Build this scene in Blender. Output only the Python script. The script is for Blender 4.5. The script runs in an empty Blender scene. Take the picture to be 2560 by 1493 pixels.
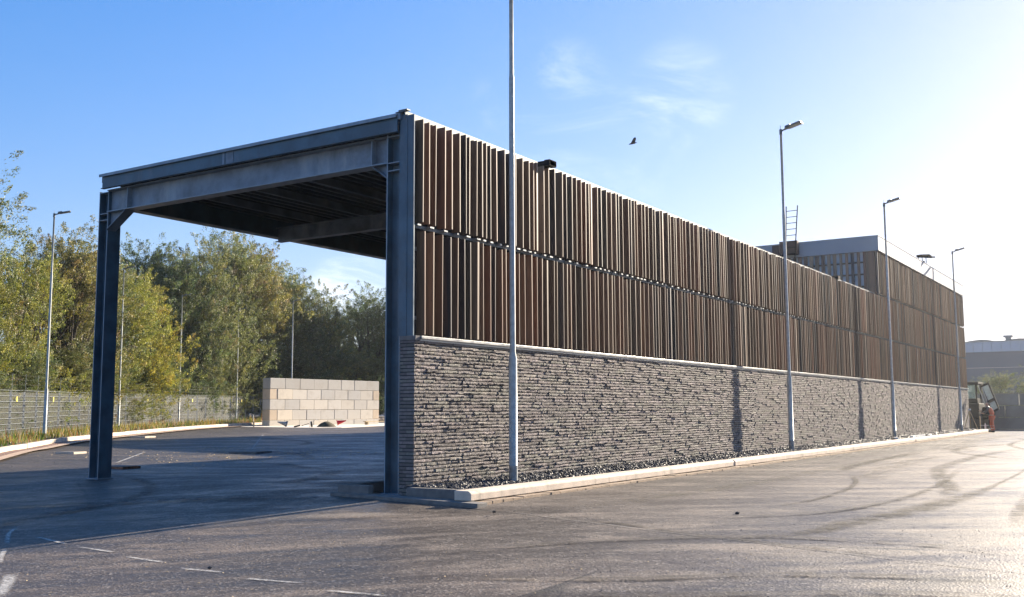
import bpy, math, random
from mathutils import Vector, Matrix, noise
random.seed(7)
R = math.radians
S = bpy.context.scene
COL = S.collection

# ------------------------------------------------------------------ camera
cam = bpy.data.cameras.new("camera"); cam.lens = 35.78; cam.sensor_width = 36; cam.clip_end = 5000; cam.clip_start = .1
co = bpy.data.objects.new("camera", cam); COL.objects.link(co); S.camera = co
rx = Vector((.54052, -.84132, -.00465)); ux = Vector((-.08977, -.06317, .99396)); fx = Vector((.83653, .53684, .10967))
co.matrix_world = Matrix(((rx.x, ux.x, -fx.x, 0), (rx.y, ux.y, -fx.y, 0), (rx.z, ux.z, -fx.z, 1.4), (0, 0, 0, 1)))

# ------------------------------------------------------------------ sky, sun, exposure
SUN_EL, SUN_OFF = R(20), R(11.0)
SKY_STR, SUN_STR = .057, 5.0
w = bpy.data.worlds.new("World"); S.world = w; w.use_nodes = True
nt = w.node_tree; nt.nodes.clear()
def wn(t, **k):
    n = nt.nodes.new(t)
    for a, b in k.items(): setattr(n, a, b)
    return n
out = wn('ShaderNodeOutputWorld'); bg = wn('ShaderNodeBackground'); bg.inputs[1].default_value = SKY_STR
sky = wn('ShaderNodeTexSky', sky_type='NISHITA'); sky.sun_disc = False
sky.sun_elevation = SUN_EL; sky.sun_rotation = R(90) + SUN_OFF
sky.air_density = 1.0; sky.dust_density = .3; sky.ozone_density = 2.6; sky.altitude = 50
tc = wn('ShaderNodeTexCoord')
def wmath(op, a, b=None, c=None):
    n = wn('ShaderNodeMath', operation=op)
    for i, v in enumerate((a, b, c)):
        if v is None: continue
        if isinstance(v, (int, float)): n.inputs[i].default_value = v
        else: nt.links.new(v, n.inputs[i])
    return n.outputs[0]
def blob(d, lo, hi):      # soft spot on the sky round direction d
    n = wn('ShaderNodeVectorMath', operation='DOT_PRODUCT'); nt.links.new(tc.outputs['Generated'], n.inputs[0])
    n.inputs[1].default_value = Vector(d).normalized()
    m = wn('ShaderNodeMapRange', interpolation_type='SMOOTHSTEP'); nt.links.new(n.outputs['Value'], m.inputs[0])
    m.inputs[1].default_value = math.cos(R(hi)); m.inputs[2].default_value = math.cos(R(lo)); return m.outputs[0]
mp = wn('ShaderNodeMapping'); nt.links.new(tc.outputs['Generated'], mp.inputs[0]); mp.inputs['Rotation'].default_value = (R(8), R(12), R(35)); mp.inputs['Scale'].default_value = (2.2, 5, 11)
nz = wn('ShaderNodeTexNoise'); nt.links.new(mp.outputs[0], nz.inputs['Vector']); nz.inputs['Scale'].default_value = 1.5; nz.inputs['Detail'].default_value = 9; nz.inputs['Roughness'].default_value = .62; nz.inputs['Distortion'].default_value = .6
rm = wn('ShaderNodeMapRange', interpolation_type='SMOOTHSTEP'); nt.links.new(nz.outputs[0], rm.inputs[0]); rm.inputs[1].default_value = .42; rm.inputs[2].default_value = .75
mask = wmath('ADD', blob((.826, .487, .285), 0.5, 5), blob((.878, .372, .30), 0.3, 3.4))
mask = wmath('ADD', mask, wmath('MULTIPLY', blob((.87, .41, .26), .5, 4), .4))
mask = wmath('ADD', mask, .012)
cl = wmath('MULTIPLY', wmath('MULTIPLY', rm.outputs[0], mask), .30)
puff = wmath('MULTIPLY', blob((.742, .667, .108), .3, 3.0), wmath('MULTIPLY', rm.outputs[0], 1.6))
cl = wn('ShaderNodeClamp').outputs[0] if False else wmath('MINIMUM', wmath('ADD', cl, puff), .9)
mx = wn('ShaderNodeMix', data_type='RGBA'); nt.links.new(cl, mx.inputs[0])
# photo-like saturation of the phone camera's sky
hs = wn('ShaderNodeHueSaturation'); hs.inputs['Saturation'].default_value = 1.32; nt.links.new(sky.outputs[0], hs.inputs['Color'])
bw = wn('ShaderNodeRGBToBW'); nt.links.new(sky.outputs[0], bw.inputs[0])
sr = wn('ShaderNodeMapRange', interpolation_type='LINEAR'); nt.links.new(bw.outputs[0], sr.inputs[0])
for i_, v_ in zip((1, 2, 3, 4), (1.5, 8.0, 1.34, .62)): sr.inputs[i_].default_value = v_
nt.links.new(sr.outputs[0], hs.inputs['Saturation'])
gn = wn('ShaderNodeMix', data_type='RGBA', blend_type='MULTIPLY'); gn.inputs[0].default_value = 1; nt.links.new(hs.outputs[0], gn.inputs[6]); gn.inputs[7].default_value = (1.03, .97, 1.10, 1)
lc = wmath('POWER', wmath('MULTIPLY', wmath('MAXIMUM', bw.outputs[0], .05), .30), -.38)      # soften the glow round the sun
vm = wn('ShaderNodeVectorMath', operation='SCALE'); nt.links.new(gn.outputs[2], vm.inputs[0]); nt.links.new(lc, vm.inputs['Scale'])
nt.links.new(vm.outputs[0], mx.inputs[6]); mx.inputs[7].default_value = (9.5, 9.6, 9.8, 1)
nt.links.new(mx.outputs[2], bg.inputs[0]); nt.links.new(bg.outputs[0], out.inputs[0])
sl = bpy.data.lights.new("sun", 'SUN'); sl.energy = SUN_STR; sl.angle = R(.55); sl.color = (1, .87, .69)
so = bpy.data.objects.new("sun", sl); COL.objects.link(so)
sd = Vector((math.cos(SUN_OFF) * math.cos(SUN_EL), -math.sin(SUN_OFF) * math.cos(SUN_EL), math.sin(SUN_EL)))
so.rotation_euler = (-sd).to_track_quat('-Z', 'Y').to_euler(); so.location = (30, -20, 30)
S.view_settings.view_transform = 'Standard'; S.view_settings.look = 'None'; S.view_settings.exposure = 1.68; S.view_settings.gamma = 1
S.cycles.use_adaptive_sampling = True; S.cycles.max_bounces = 6; S.cycles.transparent_max_bounces = 16; S.cycles.sample_clamp_indirect = 6

# ------------------------------------------------------------------ node material helper
class Mat:
    def __init__(s, name, rough=.7, metal=0, spec=.5):
        s.m = bpy.data.materials.new(name); s.m.use_nodes = True; s.t = s.m.node_tree; s.t.nodes.clear()
        s.out = s.n('ShaderNodeOutputMaterial'); s.b = s.n('ShaderNodeBsdfPrincipled'); s.l(s.b.outputs[0], s.out.inputs[0])
        s.b.inputs['Roughness'].default_value = rough; s.b.inputs['Metallic'].default_value = metal; s.b.inputs['Specular IOR Level'].default_value = spec
        s.co = None
    def n(s, t, **k):
        x = s.t.nodes.new(t)
        for a, b in k.items(): setattr(x, a, b)
        return x
    def l(s, a, b): s.t.links.new(a, b)
    def coord(s, scale=(1, 1, 1)):
        if s.co is None: s.co = s.n('ShaderNodeNewGeometry')
        m = s.n('ShaderNodeMapping'); s.l(s.co.outputs['Position'], m.inputs[0]); m.inputs['Scale'].default_value = scale; return m.outputs[0]
    def noise(s, scale, detail=4, rough=.55, vec=(1, 1, 1), dist=0):
        x = s.n('ShaderNodeTexNoise'); s.l(s.coord(vec), x.inputs['Vector']); x.inputs['Scale'].default_value = scale
        x.inputs['Detail'].default_value = detail; x.inputs['Roughness'].default_value = rough; x.inputs['Distortion'].default_value = dist; return x.outputs[0]
    def mr(s, v, a, b, c=0, d=1, smooth=True):
        x = s.n('ShaderNodeMapRange', interpolation_type='SMOOTHSTEP' if smooth else 'LINEAR'); s.l(v, x.inputs[0])
        for i, q in zip((1, 2, 3, 4), (a, b, c, d)): x.inputs[i].default_value = q
        return x.outputs[0]
    def math(s, op, a, b):
        x = s.n('ShaderNodeMath', operation=op)
        for i, v in enumerate((a, b)):
            if isinstance(v, (int, float)): x.inputs[i].default_value = v
            else: s.l(v, x.inputs[i])
        return x.outputs[0]
    def mix(s, f, a, b, mode='MIX'):
        x = s.n('ShaderNodeMix', data_type='RGBA', blend_type=mode)
        if isinstance(f, (int, float)): x.inputs[0].default_value = f
        else: s.l(f, x.inputs[0])
        for i, v in ((6, a), (7, b)):
            if isinstance(v, tuple): x.inputs[i].default_value = (*v, 1) if len(v) == 3 else v
            else: s.l(v, x.inputs[i])
        return x.outputs[2]
    def bump(s, h, strength, dist=.01):
        x = s.n('ShaderNodeBump'); x.inputs['Strength'].default_value = strength; x.inputs['Distance'].default_value = dist; s.l(h, x.inputs['Height'])
        if s.b.inputs['Normal'].is_linked:
            s.l(s.b.inputs['Normal'].links[0].from_socket, x.inputs['Normal'])
        s.l(x.outputs[0], s.b.inputs['Normal']); return s
    def attr(s, name='tint'):
        x = s.n('ShaderNodeAttribute'); x.attribute_name = name; return x.outputs['Color']
    def color(s, c):
        if isinstance(c, tuple): s.b.inputs['Base Color'].default_value = (*c, 1)
        else: s.l(c, s.b.inputs['Base Color'])
        return s

def simple(name, c, rough=.6, metal=0, var=.25, scale=6, bump=0, spec=.5, dirt=None):
    m = Mat(name, rough, metal, spec)
    a = tuple(x * (1 - var) for x in c); b = tuple(min(1, x * (1 + var)) for x in c)
    f = m.mr(m.noise(scale, 6, .6), .3, .7)
    col = m.mix(f, a, b)
    if dirt:
        g = m.mr(m.noise(scale * .35, 8, .7, (1, 1, .3)), .52, .75)
        col = m.mix(g, col, dirt)
    m.color(col)
    m.l(m.mr(m.noise(scale * 2, 4), .3, .7, max(.05, rough - .1), min(1, rough + .12)), m.b.inputs['Roughness'])
    if bump: m.bump(m.noise(scale * 8, 5), bump, .01)
    return m.m

# asphalt -----------------------------------------------------------
def asphalt():
    m = Mat('asphalt', .62, 0, .5)
    def rn(scale, detail, rough, el, dist=0, ang=57):      # noise stretched along one direction of the yard
        geo = m.n('ShaderNodeNewGeometry'); mp_ = m.n('ShaderNodeMapping', vector_type='TEXTURE'); m.l(geo.outputs['Position'], mp_.inputs[0])
        mp_.inputs['Rotation'].default_value = (0, 0, R(-ang)); mp_.inputs['Scale'].default_value = (el, 1, 1)
        x = m.n('ShaderNodeTexNoise'); m.l(mp_.outputs[0], x.inputs['Vector']); x.inputs['Scale'].default_value = scale; x.inputs['Detail'].default_value = detail; x.inputs['Roughness'].default_value = rough; x.inputs['Distortion'].default_value = dist; return x.outputs[0]
    big = m.noise(.16, 6, .65, (1, 1, 1), .8); st1 = rn(1.1, 9, .74, 3.2, .5); st2 = rn(.8, 9, .72, 3.5, .6, 10); med = m.noise(7, 8, .78); fine = m.noise(38, 4, .75)
    col = m.mix(m.mr(big, .35, .68), (.052, .042, .035), (.098, .077, .062))
    col = m.mix(m.mr(st1, .48, .66, 0, .9), col, (.19, .148, .115))
    col = m.mix(m.mr(st1, .47, .32, 0, .85), col, (.024, .020, .019))
    col = m.mix(m.mr(st2, .52, .70, 0, .55), col, (.155, .128, .104))
    col = m.mix(m.mr(st2, .44, .30, 0, .5), col, (.032, .028, .027))
    col = m.mix(m.mr(med, .46, .30, 0, .75), col, (.022, .020, .019))
    col = m.mix(m.mr(med, .56, .72, 0, .6), col, (.20, .165, .135))
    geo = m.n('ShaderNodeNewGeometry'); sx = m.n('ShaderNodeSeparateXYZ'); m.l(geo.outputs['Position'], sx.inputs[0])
    dusty_glare = m.math('MULTIPLY', m.mr(sx.outputs[0], 8, 30), m.mr(sx.outputs[1], 8.2, 5.0))  # paler sunward side: dry dust, with low-sun glare put into the colour
    dn = m.mr(rn(.35, 8, .7, 3.0, .8), .30, .62); col = m.mix(m.math('MULTIPLY', m.math('MULTIPLY', dusty_glare, dn), .75), col, (.235, .185, .14))
    newer = m.mr(m.math('ADD', sx.outputs[1], m.math('MULTIPLY', sx.outputs[0], .155)), 12.70, 12.76)      # newer, darker surfacing beyond the joint; colour also deepens the canopy shade
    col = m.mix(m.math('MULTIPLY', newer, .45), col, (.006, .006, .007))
    v = m.n('ShaderNodeTexVoronoi'); m.l(m.coord(), v.inputs['Vector']); v.inputs['Scale'].default_value = 45
    sepn = m.n('ShaderNodeSeparateColor'); m.l(v.outputs['Color'], sepn.inputs[0])
    col = m.mix(m.mr(sepn.outputs[0], .80, 1, 0, .8), col, (.27, .24, .21))
    col = m.mix(m.mr(sepn.outputs[1], .72, 1, 0, .85), col, (.014, .013, .013))
    pat = m.n('ShaderNodeTexVoronoi', feature='DISTANCE_TO_EDGE'); m.l(m.coord((.06, .11, 1)), pat.inputs['Vector']); pat.inputs['Scale'].default_value = 1.3; pat.inputs['Randomness'].default_value = .8
    col = m.mix(m.math('MULTIPLY', m.mr(pat.outputs['Distance'], .0012, .0035, 1, 0), m.mr(big, .45, .6)), col, (.016, .015, .015))
    m.color(col)
    rr = m.math('ADD', m.mr(st1, .36, .64, .36, .62), m.mr(med, .35, .65, .10, -.04)); m.l(rr, m.b.inputs['Roughness'])
    rr2 = m.math('ADD', rr, m.math('MULTIPLY', newer, m.mr(st2, .4, .6, -.10, .06))); m.l(rr2, m.b.inputs['Roughness'])
    m.bump(st1, .5, .02); m.bump(med, .7, .006); m.bump(v.outputs['Distance'], .7, .006); m.bump(fine, .6, .005)
    return m.m
M = {}
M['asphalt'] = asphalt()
M['stain'] = None
def ribbon_mat(name, c, amount, sc=(1, 1, 1), lo=.38, hi=.62, rough=.85, fine=True):
    m = Mat(name, rough, 0, .25); m.color(m.mix(m.mr(m.noise(30, 4), .35, .65), c, tuple(x * .7 for x in c)))
    tr = m.n('ShaderNodeBsdfTransparent'); ms = m.n('ShaderNodeMixShader')
    f = m.mr(m.noise(2.2, 8, .72, sc), lo, hi)
    if fine: f = m.math('MULTIPLY', f, m.mr(m.noise(24, 5, .7), .35, .6, .25, 1))
    e = m.n('ShaderNodeAttribute'); e.attribute_name = 'edge'
    f = m.math('MULTIPLY', m.math('MULTIPLY', f, e.outputs['Fac']), amount)
    m.l(f, ms.inputs[0]); m.l(tr.outputs[0], ms.inputs[1]); m.l(m.b.outputs[0], ms.inputs[2]); m.l(ms.outputs[0], m.out.inputs[0])
    m.bump(m.noise(50, 3), .3, .005); return m.m
M['rubber_mark'] = ribbon_mat('rubber_mark', (.018, .016, .015), .8, lo=.36, hi=.58)
M['faint_mark'] = ribbon_mat('faint_mark', (.020, .018, .017), .5, lo=.34, hi=.60)
M['chalk'] = ribbon_mat('chalk_line', (.62, .60, .56), .9, lo=.3, hi=.5)
M['faded'] = ribbon_mat('faded_strip', (.17, .155, .12), .55)
M['joint'] = ribbon_mat('asphalt_joint', (.30, .28, .25), .8, lo=.25, hi=.5)
M['dust'] = ribbon_mat('dry_dust', (.30, .26, .21), .6, sc=(.3, 1.5, 1))

M['concrete'] = simple('pale_concrete', (.58, .485, .385), .85, 0, .13, 5, .25, dirt=(.25, .22, .18))
M['slab'] = simple('slab_concrete', (.66, .59, .49), .85, 0, .08, 3, .2)
M['dark_concrete'] = simple('dark_concrete', (.15, .14, .13), .85, 0, .2, 8, .4)
M['sett'] = simple('buff_sett', (.30, .22, .15), .85, 0, .3, 5, .3)
M['galv'] = simple('galvanised_steel', (.36, .385, .365), .5, .0, .2, 9, .05)
M['galv_dull'] = simple('weathered_galvanised', (.24, .26, .27), .55, .4, .25, 12, .05)
M['mesh'] = simple('fence_mesh', (.11, .115, .11), .6, .2, .2, 12)
M['black_base'] = simple('black_coating', (.012, .014, .016), .6)
M['lamp_body'] = simple('lamp_grey', (.10, .115, .12), .45, .3, .15, 20)
M['lens'] = simple('lamp_lens', (.35, .36, .34), .2, 0, .1, 30)
M['blue_steel'] = simple('blue_grey_paint', (.040, .090, .128), .42, .1, .3, 2.5, .03, dirt=(.085, .125, .16))
M['flange'] = simple('pale_edge_steel', (.20, .26, .31), .45, .2, .2, 4, .03)
M['grey_steel'] = simple('galvanised_beam', (.15, .195, .24), .5, .15, .4, 2.2, .04, dirt=(.34, .38, .40))
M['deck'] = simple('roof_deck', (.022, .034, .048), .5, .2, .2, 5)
M['flash'] = simple('aluminium_flashing', (.33, .33, .32), .38, .3, .1, 4)
M['fascia'] = simple('pale_fascia', (.30, .325, .35), .55, .0, .06, 1)
M['panel'] = simple('pale_panel', (.60, .68, .74), .5, 0, .12, .8)
M['dark_back'] = simple('dark_backing', (.012, .014, .018), .8)
M['brown_box'] = simple('brown_boarding', (.09, .055, .045), .8, 0, .3, 5)
M['stone'] = simple('dark_gravel', (.035, .037, .042), .5, 0, .5, 14, .3)
M['bark'] = simple('bark', (.060, .048, .038), .9, 0, .35, 8, .8)
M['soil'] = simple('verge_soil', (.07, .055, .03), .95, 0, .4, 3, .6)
M['sand'] = simple('sand_strip', (.42, .30, .21), .9, 0, .2, 4, .4)
M['pebbles'] = simple('red_pebbles', (.23, .13, .10), .9, 0, .5, 14, .9)
M['rust'] = simple('rusty_iron', (.22, .10, .055), .8, .2, .4, 15, .3)
M['white'] = simple('white_plastic', (.75, .74, .70), .6, 0, .06, 10)
M['timber'] = simple('raw_timber', (.50, .38, .22), .8, 0, .2, 12)
M['black'] = simple('black_rubber', (.015, .015, .016), .6, 0, .2, 10)
M['red'] = simple('red_plastic', (.55, .02, .03), .5, 0, .1, 10)
M['orange'] = simple('orange_cloth', (.55, .09, .035), .8, 0, .15, 14)
M['navy'] = simple('navy_cloth', (.03, .035, .055), .85, 0, .2, 14)
M['skin'] = simple('skin', (.42, .24, .17), .55, 0, .06, 20)
M['hat'] = simple('helmet', (.62, .60, .58), .4, 0, .05, 20)
M['reflect'] = simple('reflective_tape', (.75, .76, .74), .35, 0, .05, 20)
M['machine'] = simple('machine_paint', (.014, .017, .020), .8, 0, .25, 4, .03, .06)
M['yellow'] = simple('yellow_sign', (.75, .62, .08), .5, 0, .05, 20)
M['ware'] = simple('warehouse_cladding', (.075, .103, .14), .5, .1, .07, .15)
M['ware_top'] = simple('warehouse_fascia', (.38, .42, .48), .45, .1, .07, .25)
M['rwall'] = simple('retaining_concrete', (.11, .12, .13), .85, 0, .28, .7, .2, dirt=(.17, .18, .18))
M['bird'] = simple('black_feathers', (.012, .013, .017), .6, 0, .2, 20)
def glass():
    m = Mat('cab_glass', .05, 0, .5); m.color((.16, .22, .21)); m.b.inputs['Alpha'].default_value = .6; return m.m
M['glass'] = glass()
M['pane'] = simple('door_glass', (.40, .48, .45), .15, 0, .2, 3)
def block_mat():
    m = Mat('precast_block', .85); a = m.attr()
    col = m.mix(m.mr(m.noise(1.6, 8, .7), .45, .75, 0, .5), a, (.33, .28, .22))
    col = m.mix(m.mr(m.noise(5, 7, .75, (1, 1, 2)), .6, .8, 0, .45), col, (.23, .21, .18))
    m.color(col); m.bump(m.noise(12, 6), .25, .01); return m.m
M['block'] = block_mat()
def brick_mat():
    m = Mat('split_face_brick', .85, 0, .25); a = m.attr()
    col = m.mix(m.mr(m.noise(26, 6, .7), .35, .7, 0, .55), a, (.13, .118, .112))
    col = m.mix(m.mr(m.noise(3.2, 6, .65), .5, .75, 0, .35), col, (.33, .295, .25))
    m.color(col)
    m.bump(m.noise(20, 6, .66, (2.2, 1, .8)), 1.0, .04)
    m.bump(m.noise(90, 3, .6), .5, .005); return m.m
M['brick'] = brick_mat()
M['mortar'] = simple('dark_mortar', (.028, .027, .027), .95, 0, .2, 12)
def wood_mat():
    m = Mat('larch_board', .52, 0, .5); a = m.attr()
    g = m.noise(34, 6, .65, (1, 1, .045), .4)
    col = m.mix(m.mr(g, .35, .7, 0, .5), a, (.075, .048, .032))
    g2 = m.noise(9, 4, .6, (1, 1, .05), .2); col = m.mix(m.mr(g2, .5, .8, 0, .4), col, (.40, .23, .13))
    k = m.n('ShaderNodeTexVoronoi'); m.l(m.coord((1, 1, .45)), k.inputs['Vector']); k.inputs['Scale'].default_value = 5.2
    col = m.mix(m.mr(k.outputs['Distance'], .03, .075, .85, 0), col, (.012, .009, .008))
    col = m.mix(m.mr(m.noise(1.1, 6, .7, (1, 1, .5)), .55, .8, 0, .5), col, (.09, .08, .07))
    m.color(col); m.bump(g, .25, .004); return m.m
M['wood'] = wood_mat()
def leaf_mat(name):
    m = Mat(name, .55, 0, .35); a = m.attr(); oi = m.n('ShaderNodeObjectInfo')
    col = m.mix(1.0, a, oi.outputs['Color'], 'MULTIPLY')
    m.color(col); tl = m.n('ShaderNodeBsdfTranslucent'); m.l(m.mix(1.0, col, (1.1, 1.15, .7), 'MULTIPLY'), tl.inputs[0])
    ms = m.n('ShaderNodeMixShader'); ms.inputs[0].default_value = .32
    m.l(m.b.outputs[0], ms.inputs[1]); m.l(tl.outputs[0], ms.inputs[2]); m.l(ms.outputs[0], m.out.inputs[0]); return m.m
M['leaf'] = leaf_mat('leaf')

# ------------------------------------------------------------------ mesh builder
class MB:
    def __init__(s): s.v = []; s.f = []; s.c = []; s.mi = []; s.e = []
    def quad(s, a, b, c, d, col=None, mi=0):
        n = len(s.v); s.v += [a, b, c, d]; s.f.append((n, n+1, n+2, n+3)); s.c.append(col); s.mi.append(mi)
    def face(s, pts, col=None, mi=0):
        n = len(s.v); s.v += pts; s.f.append(tuple(range(n, n+len(pts)))); s.c.append(col); s.mi.append(mi)
    def box(s, x0, x1, y0, y1, z0, z1, col=None, mi=0, T=None):
        n = len(s.v)
        p = [Vector(q) for q in ((x0,y0,z0),(x1,y0,z0),(x1,y1,z0),(x0,y1,z0),(x0,y0,z1),(x1,y0,z1),(x1,y1,z1),(x0,y1,z1))]
        if T is not None: p = [T @ q for q in p]
        s.v += p
        for f in ((0,3,2,1),(4,5,6,7),(0,1,5,4),(1,2,6,5),(2,3,7,6),(3,0,4,7)):
            s.f.append(tuple(n+i for i in f)); s.c.append(col); s.mi.append(mi)
        return s
    def tube(s, pts, rad, n=8, cap=True, col=None, mi=0):
        pts = [Vector(p) for p in pts]
        if isinstance(rad, (int, float)): rad = [rad] * len(pts)
        base = len(s.v)
        for i, p in enumerate(pts):
            d = (pts[min(i+1, len(pts)-1)] - pts[max(i-1, 0)])
            if d.length < 1e-9: d = Vector((0, 0, 1))
            d.normalize(); a = Vector((1, 0, 0)) if abs(d.x) < .8 else Vector((0, 1, 0))
            u = d.cross(a).normalized(); w_ = d.cross(u)
            for k in range(n):
                t = 2*math.pi*k/n; s.v.append(p + (u*math.cos(t) + w_*math.sin(t))*rad[i])
        for i in range(len(pts)-1):
            for k in range(n):
                a = base+i*n+k; b = base+i*n+(k+1) % n; s.f.append((a, b, b+n, a+n)); s.c.append(col); s.mi.append(mi)
        if cap:
            s.f.append(tuple(base+k for k in range(n))); s.c.append(col); s.mi.append(mi)
            q = base+(len(pts)-1)*n; s.f.append(tuple(q+k for k in reversed(range(n)))); s.c.append(col); s.mi.append(mi)
        return s
    def prism(s, poly, a, b, col=None, mi=0):   # poly: list of Vector, extruded from offset a to b (Vectors)
        n = len(s.v); k = len(poly); s.v += [Vector(p)+Vector(a) for p in poly] + [Vector(p)+Vector(b) for p in poly]
        s.f.append(tuple(range(n, n+k))); s.f.append(tuple(reversed(range(n+k, n+2*k)))); s.c += [col]*2; s.mi += [mi]*2
        for i in range(k):
            j = (i+1) % k; s.f.append((n+j, n+i, n+k+i, n+k+j)); s.c.append(col); s.mi.append(mi)
        return s
    def ring(s, c, ax, r, rt, n=20, k=6, col=None):
        c = Vector(c); ax = Vector(ax).normalized(); a = Vector((0, 0, 1)) if abs(ax.z) < .8 else Vector((1, 0, 0))
        u = ax.cross(a).normalized(); w_ = ax.cross(u); base = len(s.v)
        for i in range(n):
            t = 2*math.pi*i/n; d = u*math.cos(t)+w_*math.sin(t)
            for j in range(k):
                q = 2*math.pi*j/k; s.v.append(c + d*(r+rt*math.cos(q)) + ax*rt*math.sin(q))
        for i in range(n):
            for j in range(k):
                a = base+i*k+j; b = base+i*k+(j+1) % k; c2 = base+((i+1) % n)*k+(j+1) % k; d2 = base+((i+1) % n)*k+j
                s.f.append((a, b, c2, d2)); s.c.append(col); s.mi.append(0)
        return s
    def build(s, name, mat, parent=None, smooth=False, bevel=0, org=None):
        me = bpy.data.meshes.new(name)
        o3 = Vector(org) if org is not None else (parent_origin(parent) if parent else Vector((0, 0, 0)))
        me.from_pydata([tuple(Vector(v) - o3) for v in s.v], [], s.f); 
        mats = mat if isinstance(mat, (list, tuple)) else [mat]
        for m_ in mats: me.materials.append(m_)
        if len(mats) > 1: me.polygons.foreach_set('material_index', s.mi)
        if any(c is not None for c in s.c):
            at = me.attributes.new('tint', 'FLOAT_COLOR', 'FACE'); buf = []
            for c in s.c: buf += [*(c or (.5, .5, .5)), 1.0]
            at.data.foreach_set('color', buf)
        if s.e:
            at = me.attributes.new('edge', 'FLOAT', 'POINT'); at.data.foreach_set('value', s.e)
        if smooth: me.polygons.foreach_set('use_smooth', [True]*len(me.polygons))
        me.update()
        ob = bpy.data.objects.new(name, me); COL.objects.link(ob)
        if parent: ob.parent = parent
        elif org is not None: ob.location = o3
        if bevel:
            b = ob.modifiers.new('bevel', 'BEVEL'); b.width = bevel; b.segments = 2; b.limit_method = 'ANGLE'
        return ob
def parent_origin(p):
    o = Vector(p.get('_org', (0, 0, 0))) ; return o
def thing(name, loc, label, cat, group=None):
    o = bpy.data.objects.new(name, None); COL.objects.link(o); o.location = loc; o['_org'] = list(loc); o.empty_display_size = .3
    o['label'] = label; o['category'] = cat
    if group: o['group'] = group
    return o
def tag(o, label=None, cat=None, group=None, kind=None):
    for k, v in (('label', label), ('category', cat), ('group', group), ('kind', kind)):
        if v: o[k] = v
    return o
def copy_tree(o, parent=None):
    c = o.copy(); COL.objects.link(c)
    if parent: c.parent = parent
    for ch in list(o.children): copy_tree(ch, c)
    return c
def sm(x): x = max(0, min(1, x)); return x*x*(3-2*x)
def gz(x, y):                                   # height of the ground
    z = .0143*max(0, min(y, 78)-19.5)
    z -= .033*max(0, min(13.5-x, 12))*sm((y-4)/6)*(1-sm((y-17)/6))
    return z

# ------------------------------------------------------------------ ground
def sheet(name, xs, ys, f, mat):
    mb = MB()
    for x in xs:
        for y in ys: mb.v.append(Vector((x, y, f(x, y))))
    ny = len(ys)
    for i in range(len(xs)-1):
        for j in range(ny-1):
            a = i*ny+j; mb.f.append((a, a+ny, a+ny+1, a+1)); mb.c.append(None); mb.mi.append(0)
    return mb.build(name, mat, smooth=True)
fine = lambda a, b, st: [a+i*st for i in range(int(round((b-a)/st))+1)]
xs = [-900, -300, -100, -40] + fine(-20, 30, 1.0) + fine(32, 100, 4) + [130, 180, 300, 700, 2500]
ys = [-1500, -500, -150, -60] + fine(-30, 30, 1.0) + fine(32, 78, 2) + [100, 180, 400, 1000, 2500]
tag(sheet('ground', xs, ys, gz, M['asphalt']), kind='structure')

def cr(pts, n=8):                               # smooth a polyline
    pts = [Vector((p[0], p[1], 0)) for p in pts]; P = [pts[0]*2-pts[1]] + pts + [pts[-1]*2-pts[-2]]; o = []
    for i in range(1, len(P)-2):
        for k in range(n):
            t = k/n; a, b, c, d = P[i-1:i+3]
            o.append(.5*((2*b)+(c-a)*t+(2*a-5*b+4*c-d)*t*t+(3*b-a-3*c+d)*t**3))
    o.append(pts[-1]); return o
def ribbon(name, pts, width, mat, lift=.004, n=8, taper=True, seg=3, edges=(0, 1, 1, 0), zf=None):
    c = cr(pts, n); mb = MB(); m = len(c)
    for i, p in enumerate(c):
        d = (c[min(i+1, m-1)]-c[max(i-1, 0)]).normalized(); q = Vector((-d.y, d.x, 0)); t = i/(m-1)
        wd = width(t) if callable(width) else width
        for k in range(seg+1):
            a = p + q*wd*(k/seg-.5); mb.v.append(Vector((a.x, a.y, (zf or gz)(a.x, a.y)+lift)))
            e = edges[k] if len(edges) > k else 1
            if taper: e *= min(1, t*6+.0, (1-t)*6)
            mb.e.append(e)
    for i in range(m-1):
        for k in range(seg):
            a = i*(seg+1)+k; mb.f.append((a, a+seg+1, a+seg+2, a+1)); mb.c.append(None); mb.mi.append(0)
    o = mb.build(name, mat); tag(o, kind='structure'); return o

# chalk dashes, joints, tyre marks -- flat marks lying on the asphalt
L = .004
dashes = [((6.84,10.71),(6.64,9.82)),((6.57,9.5),(6.51,8.86)),((6.49,8.65),(6.39,7.94)),((6.36,7.68),(6.27,6.95)),((6.26,6.75),(6.15,5.97)),((6.13,5.69),(6.06,5.0))]  # coordinates unprojected offline from image pixels, as are most positions further down
for a, b in dashes:
    k = 1+.033*(13.5-a[0])/1.4*sm((a[1]-4)/6)
    ribbon('line_marking', [(a[0]*k, a[1]*k), ((a[0]+b[0])/2*k, (a[1]+b[1])/2*k), (b[0]*k, b[1]*k)], .075, M['chalk'], .008)
for pts in ([(5.1,8.5),(5.57,9.13),(5.9,9.6)], [(6.2,10.3),(6.45,10.7),(6.8,11.2)], [(7.0,11.5),(7.5,12.3),(7.9,12.8)]):
    ribbon('line_marking', [(a*1.05, b*1.05) for a, b in pts], .16 if pts[0][0] < 6 else .08, M['chalk'], .008)
ribbon('line_marking', [(17.16,23.51),(19.52,25.9),(21.75,28.16)], .10, M['chalk'], .008)
ribbon('line_marking', [(23.37,25.13),(28.52,30.28),(37.41,39.16)], .10, M['chalk'], .008)
ribbon('asphalt_joint', [(-3, 12.2), (7.0, 11.62), (10, 11.12), (13.3, 10.66)], .045, M['joint'], .008, taper=False, edges=(1, 1, 1, 1))
ribbon('asphalt_joint', [(5.0, 12.35), (7.5, 12.35), (12.3, 11.9)], .03, M['joint'], .008, taper=False, edges=(1, 1, 1, 1))
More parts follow.
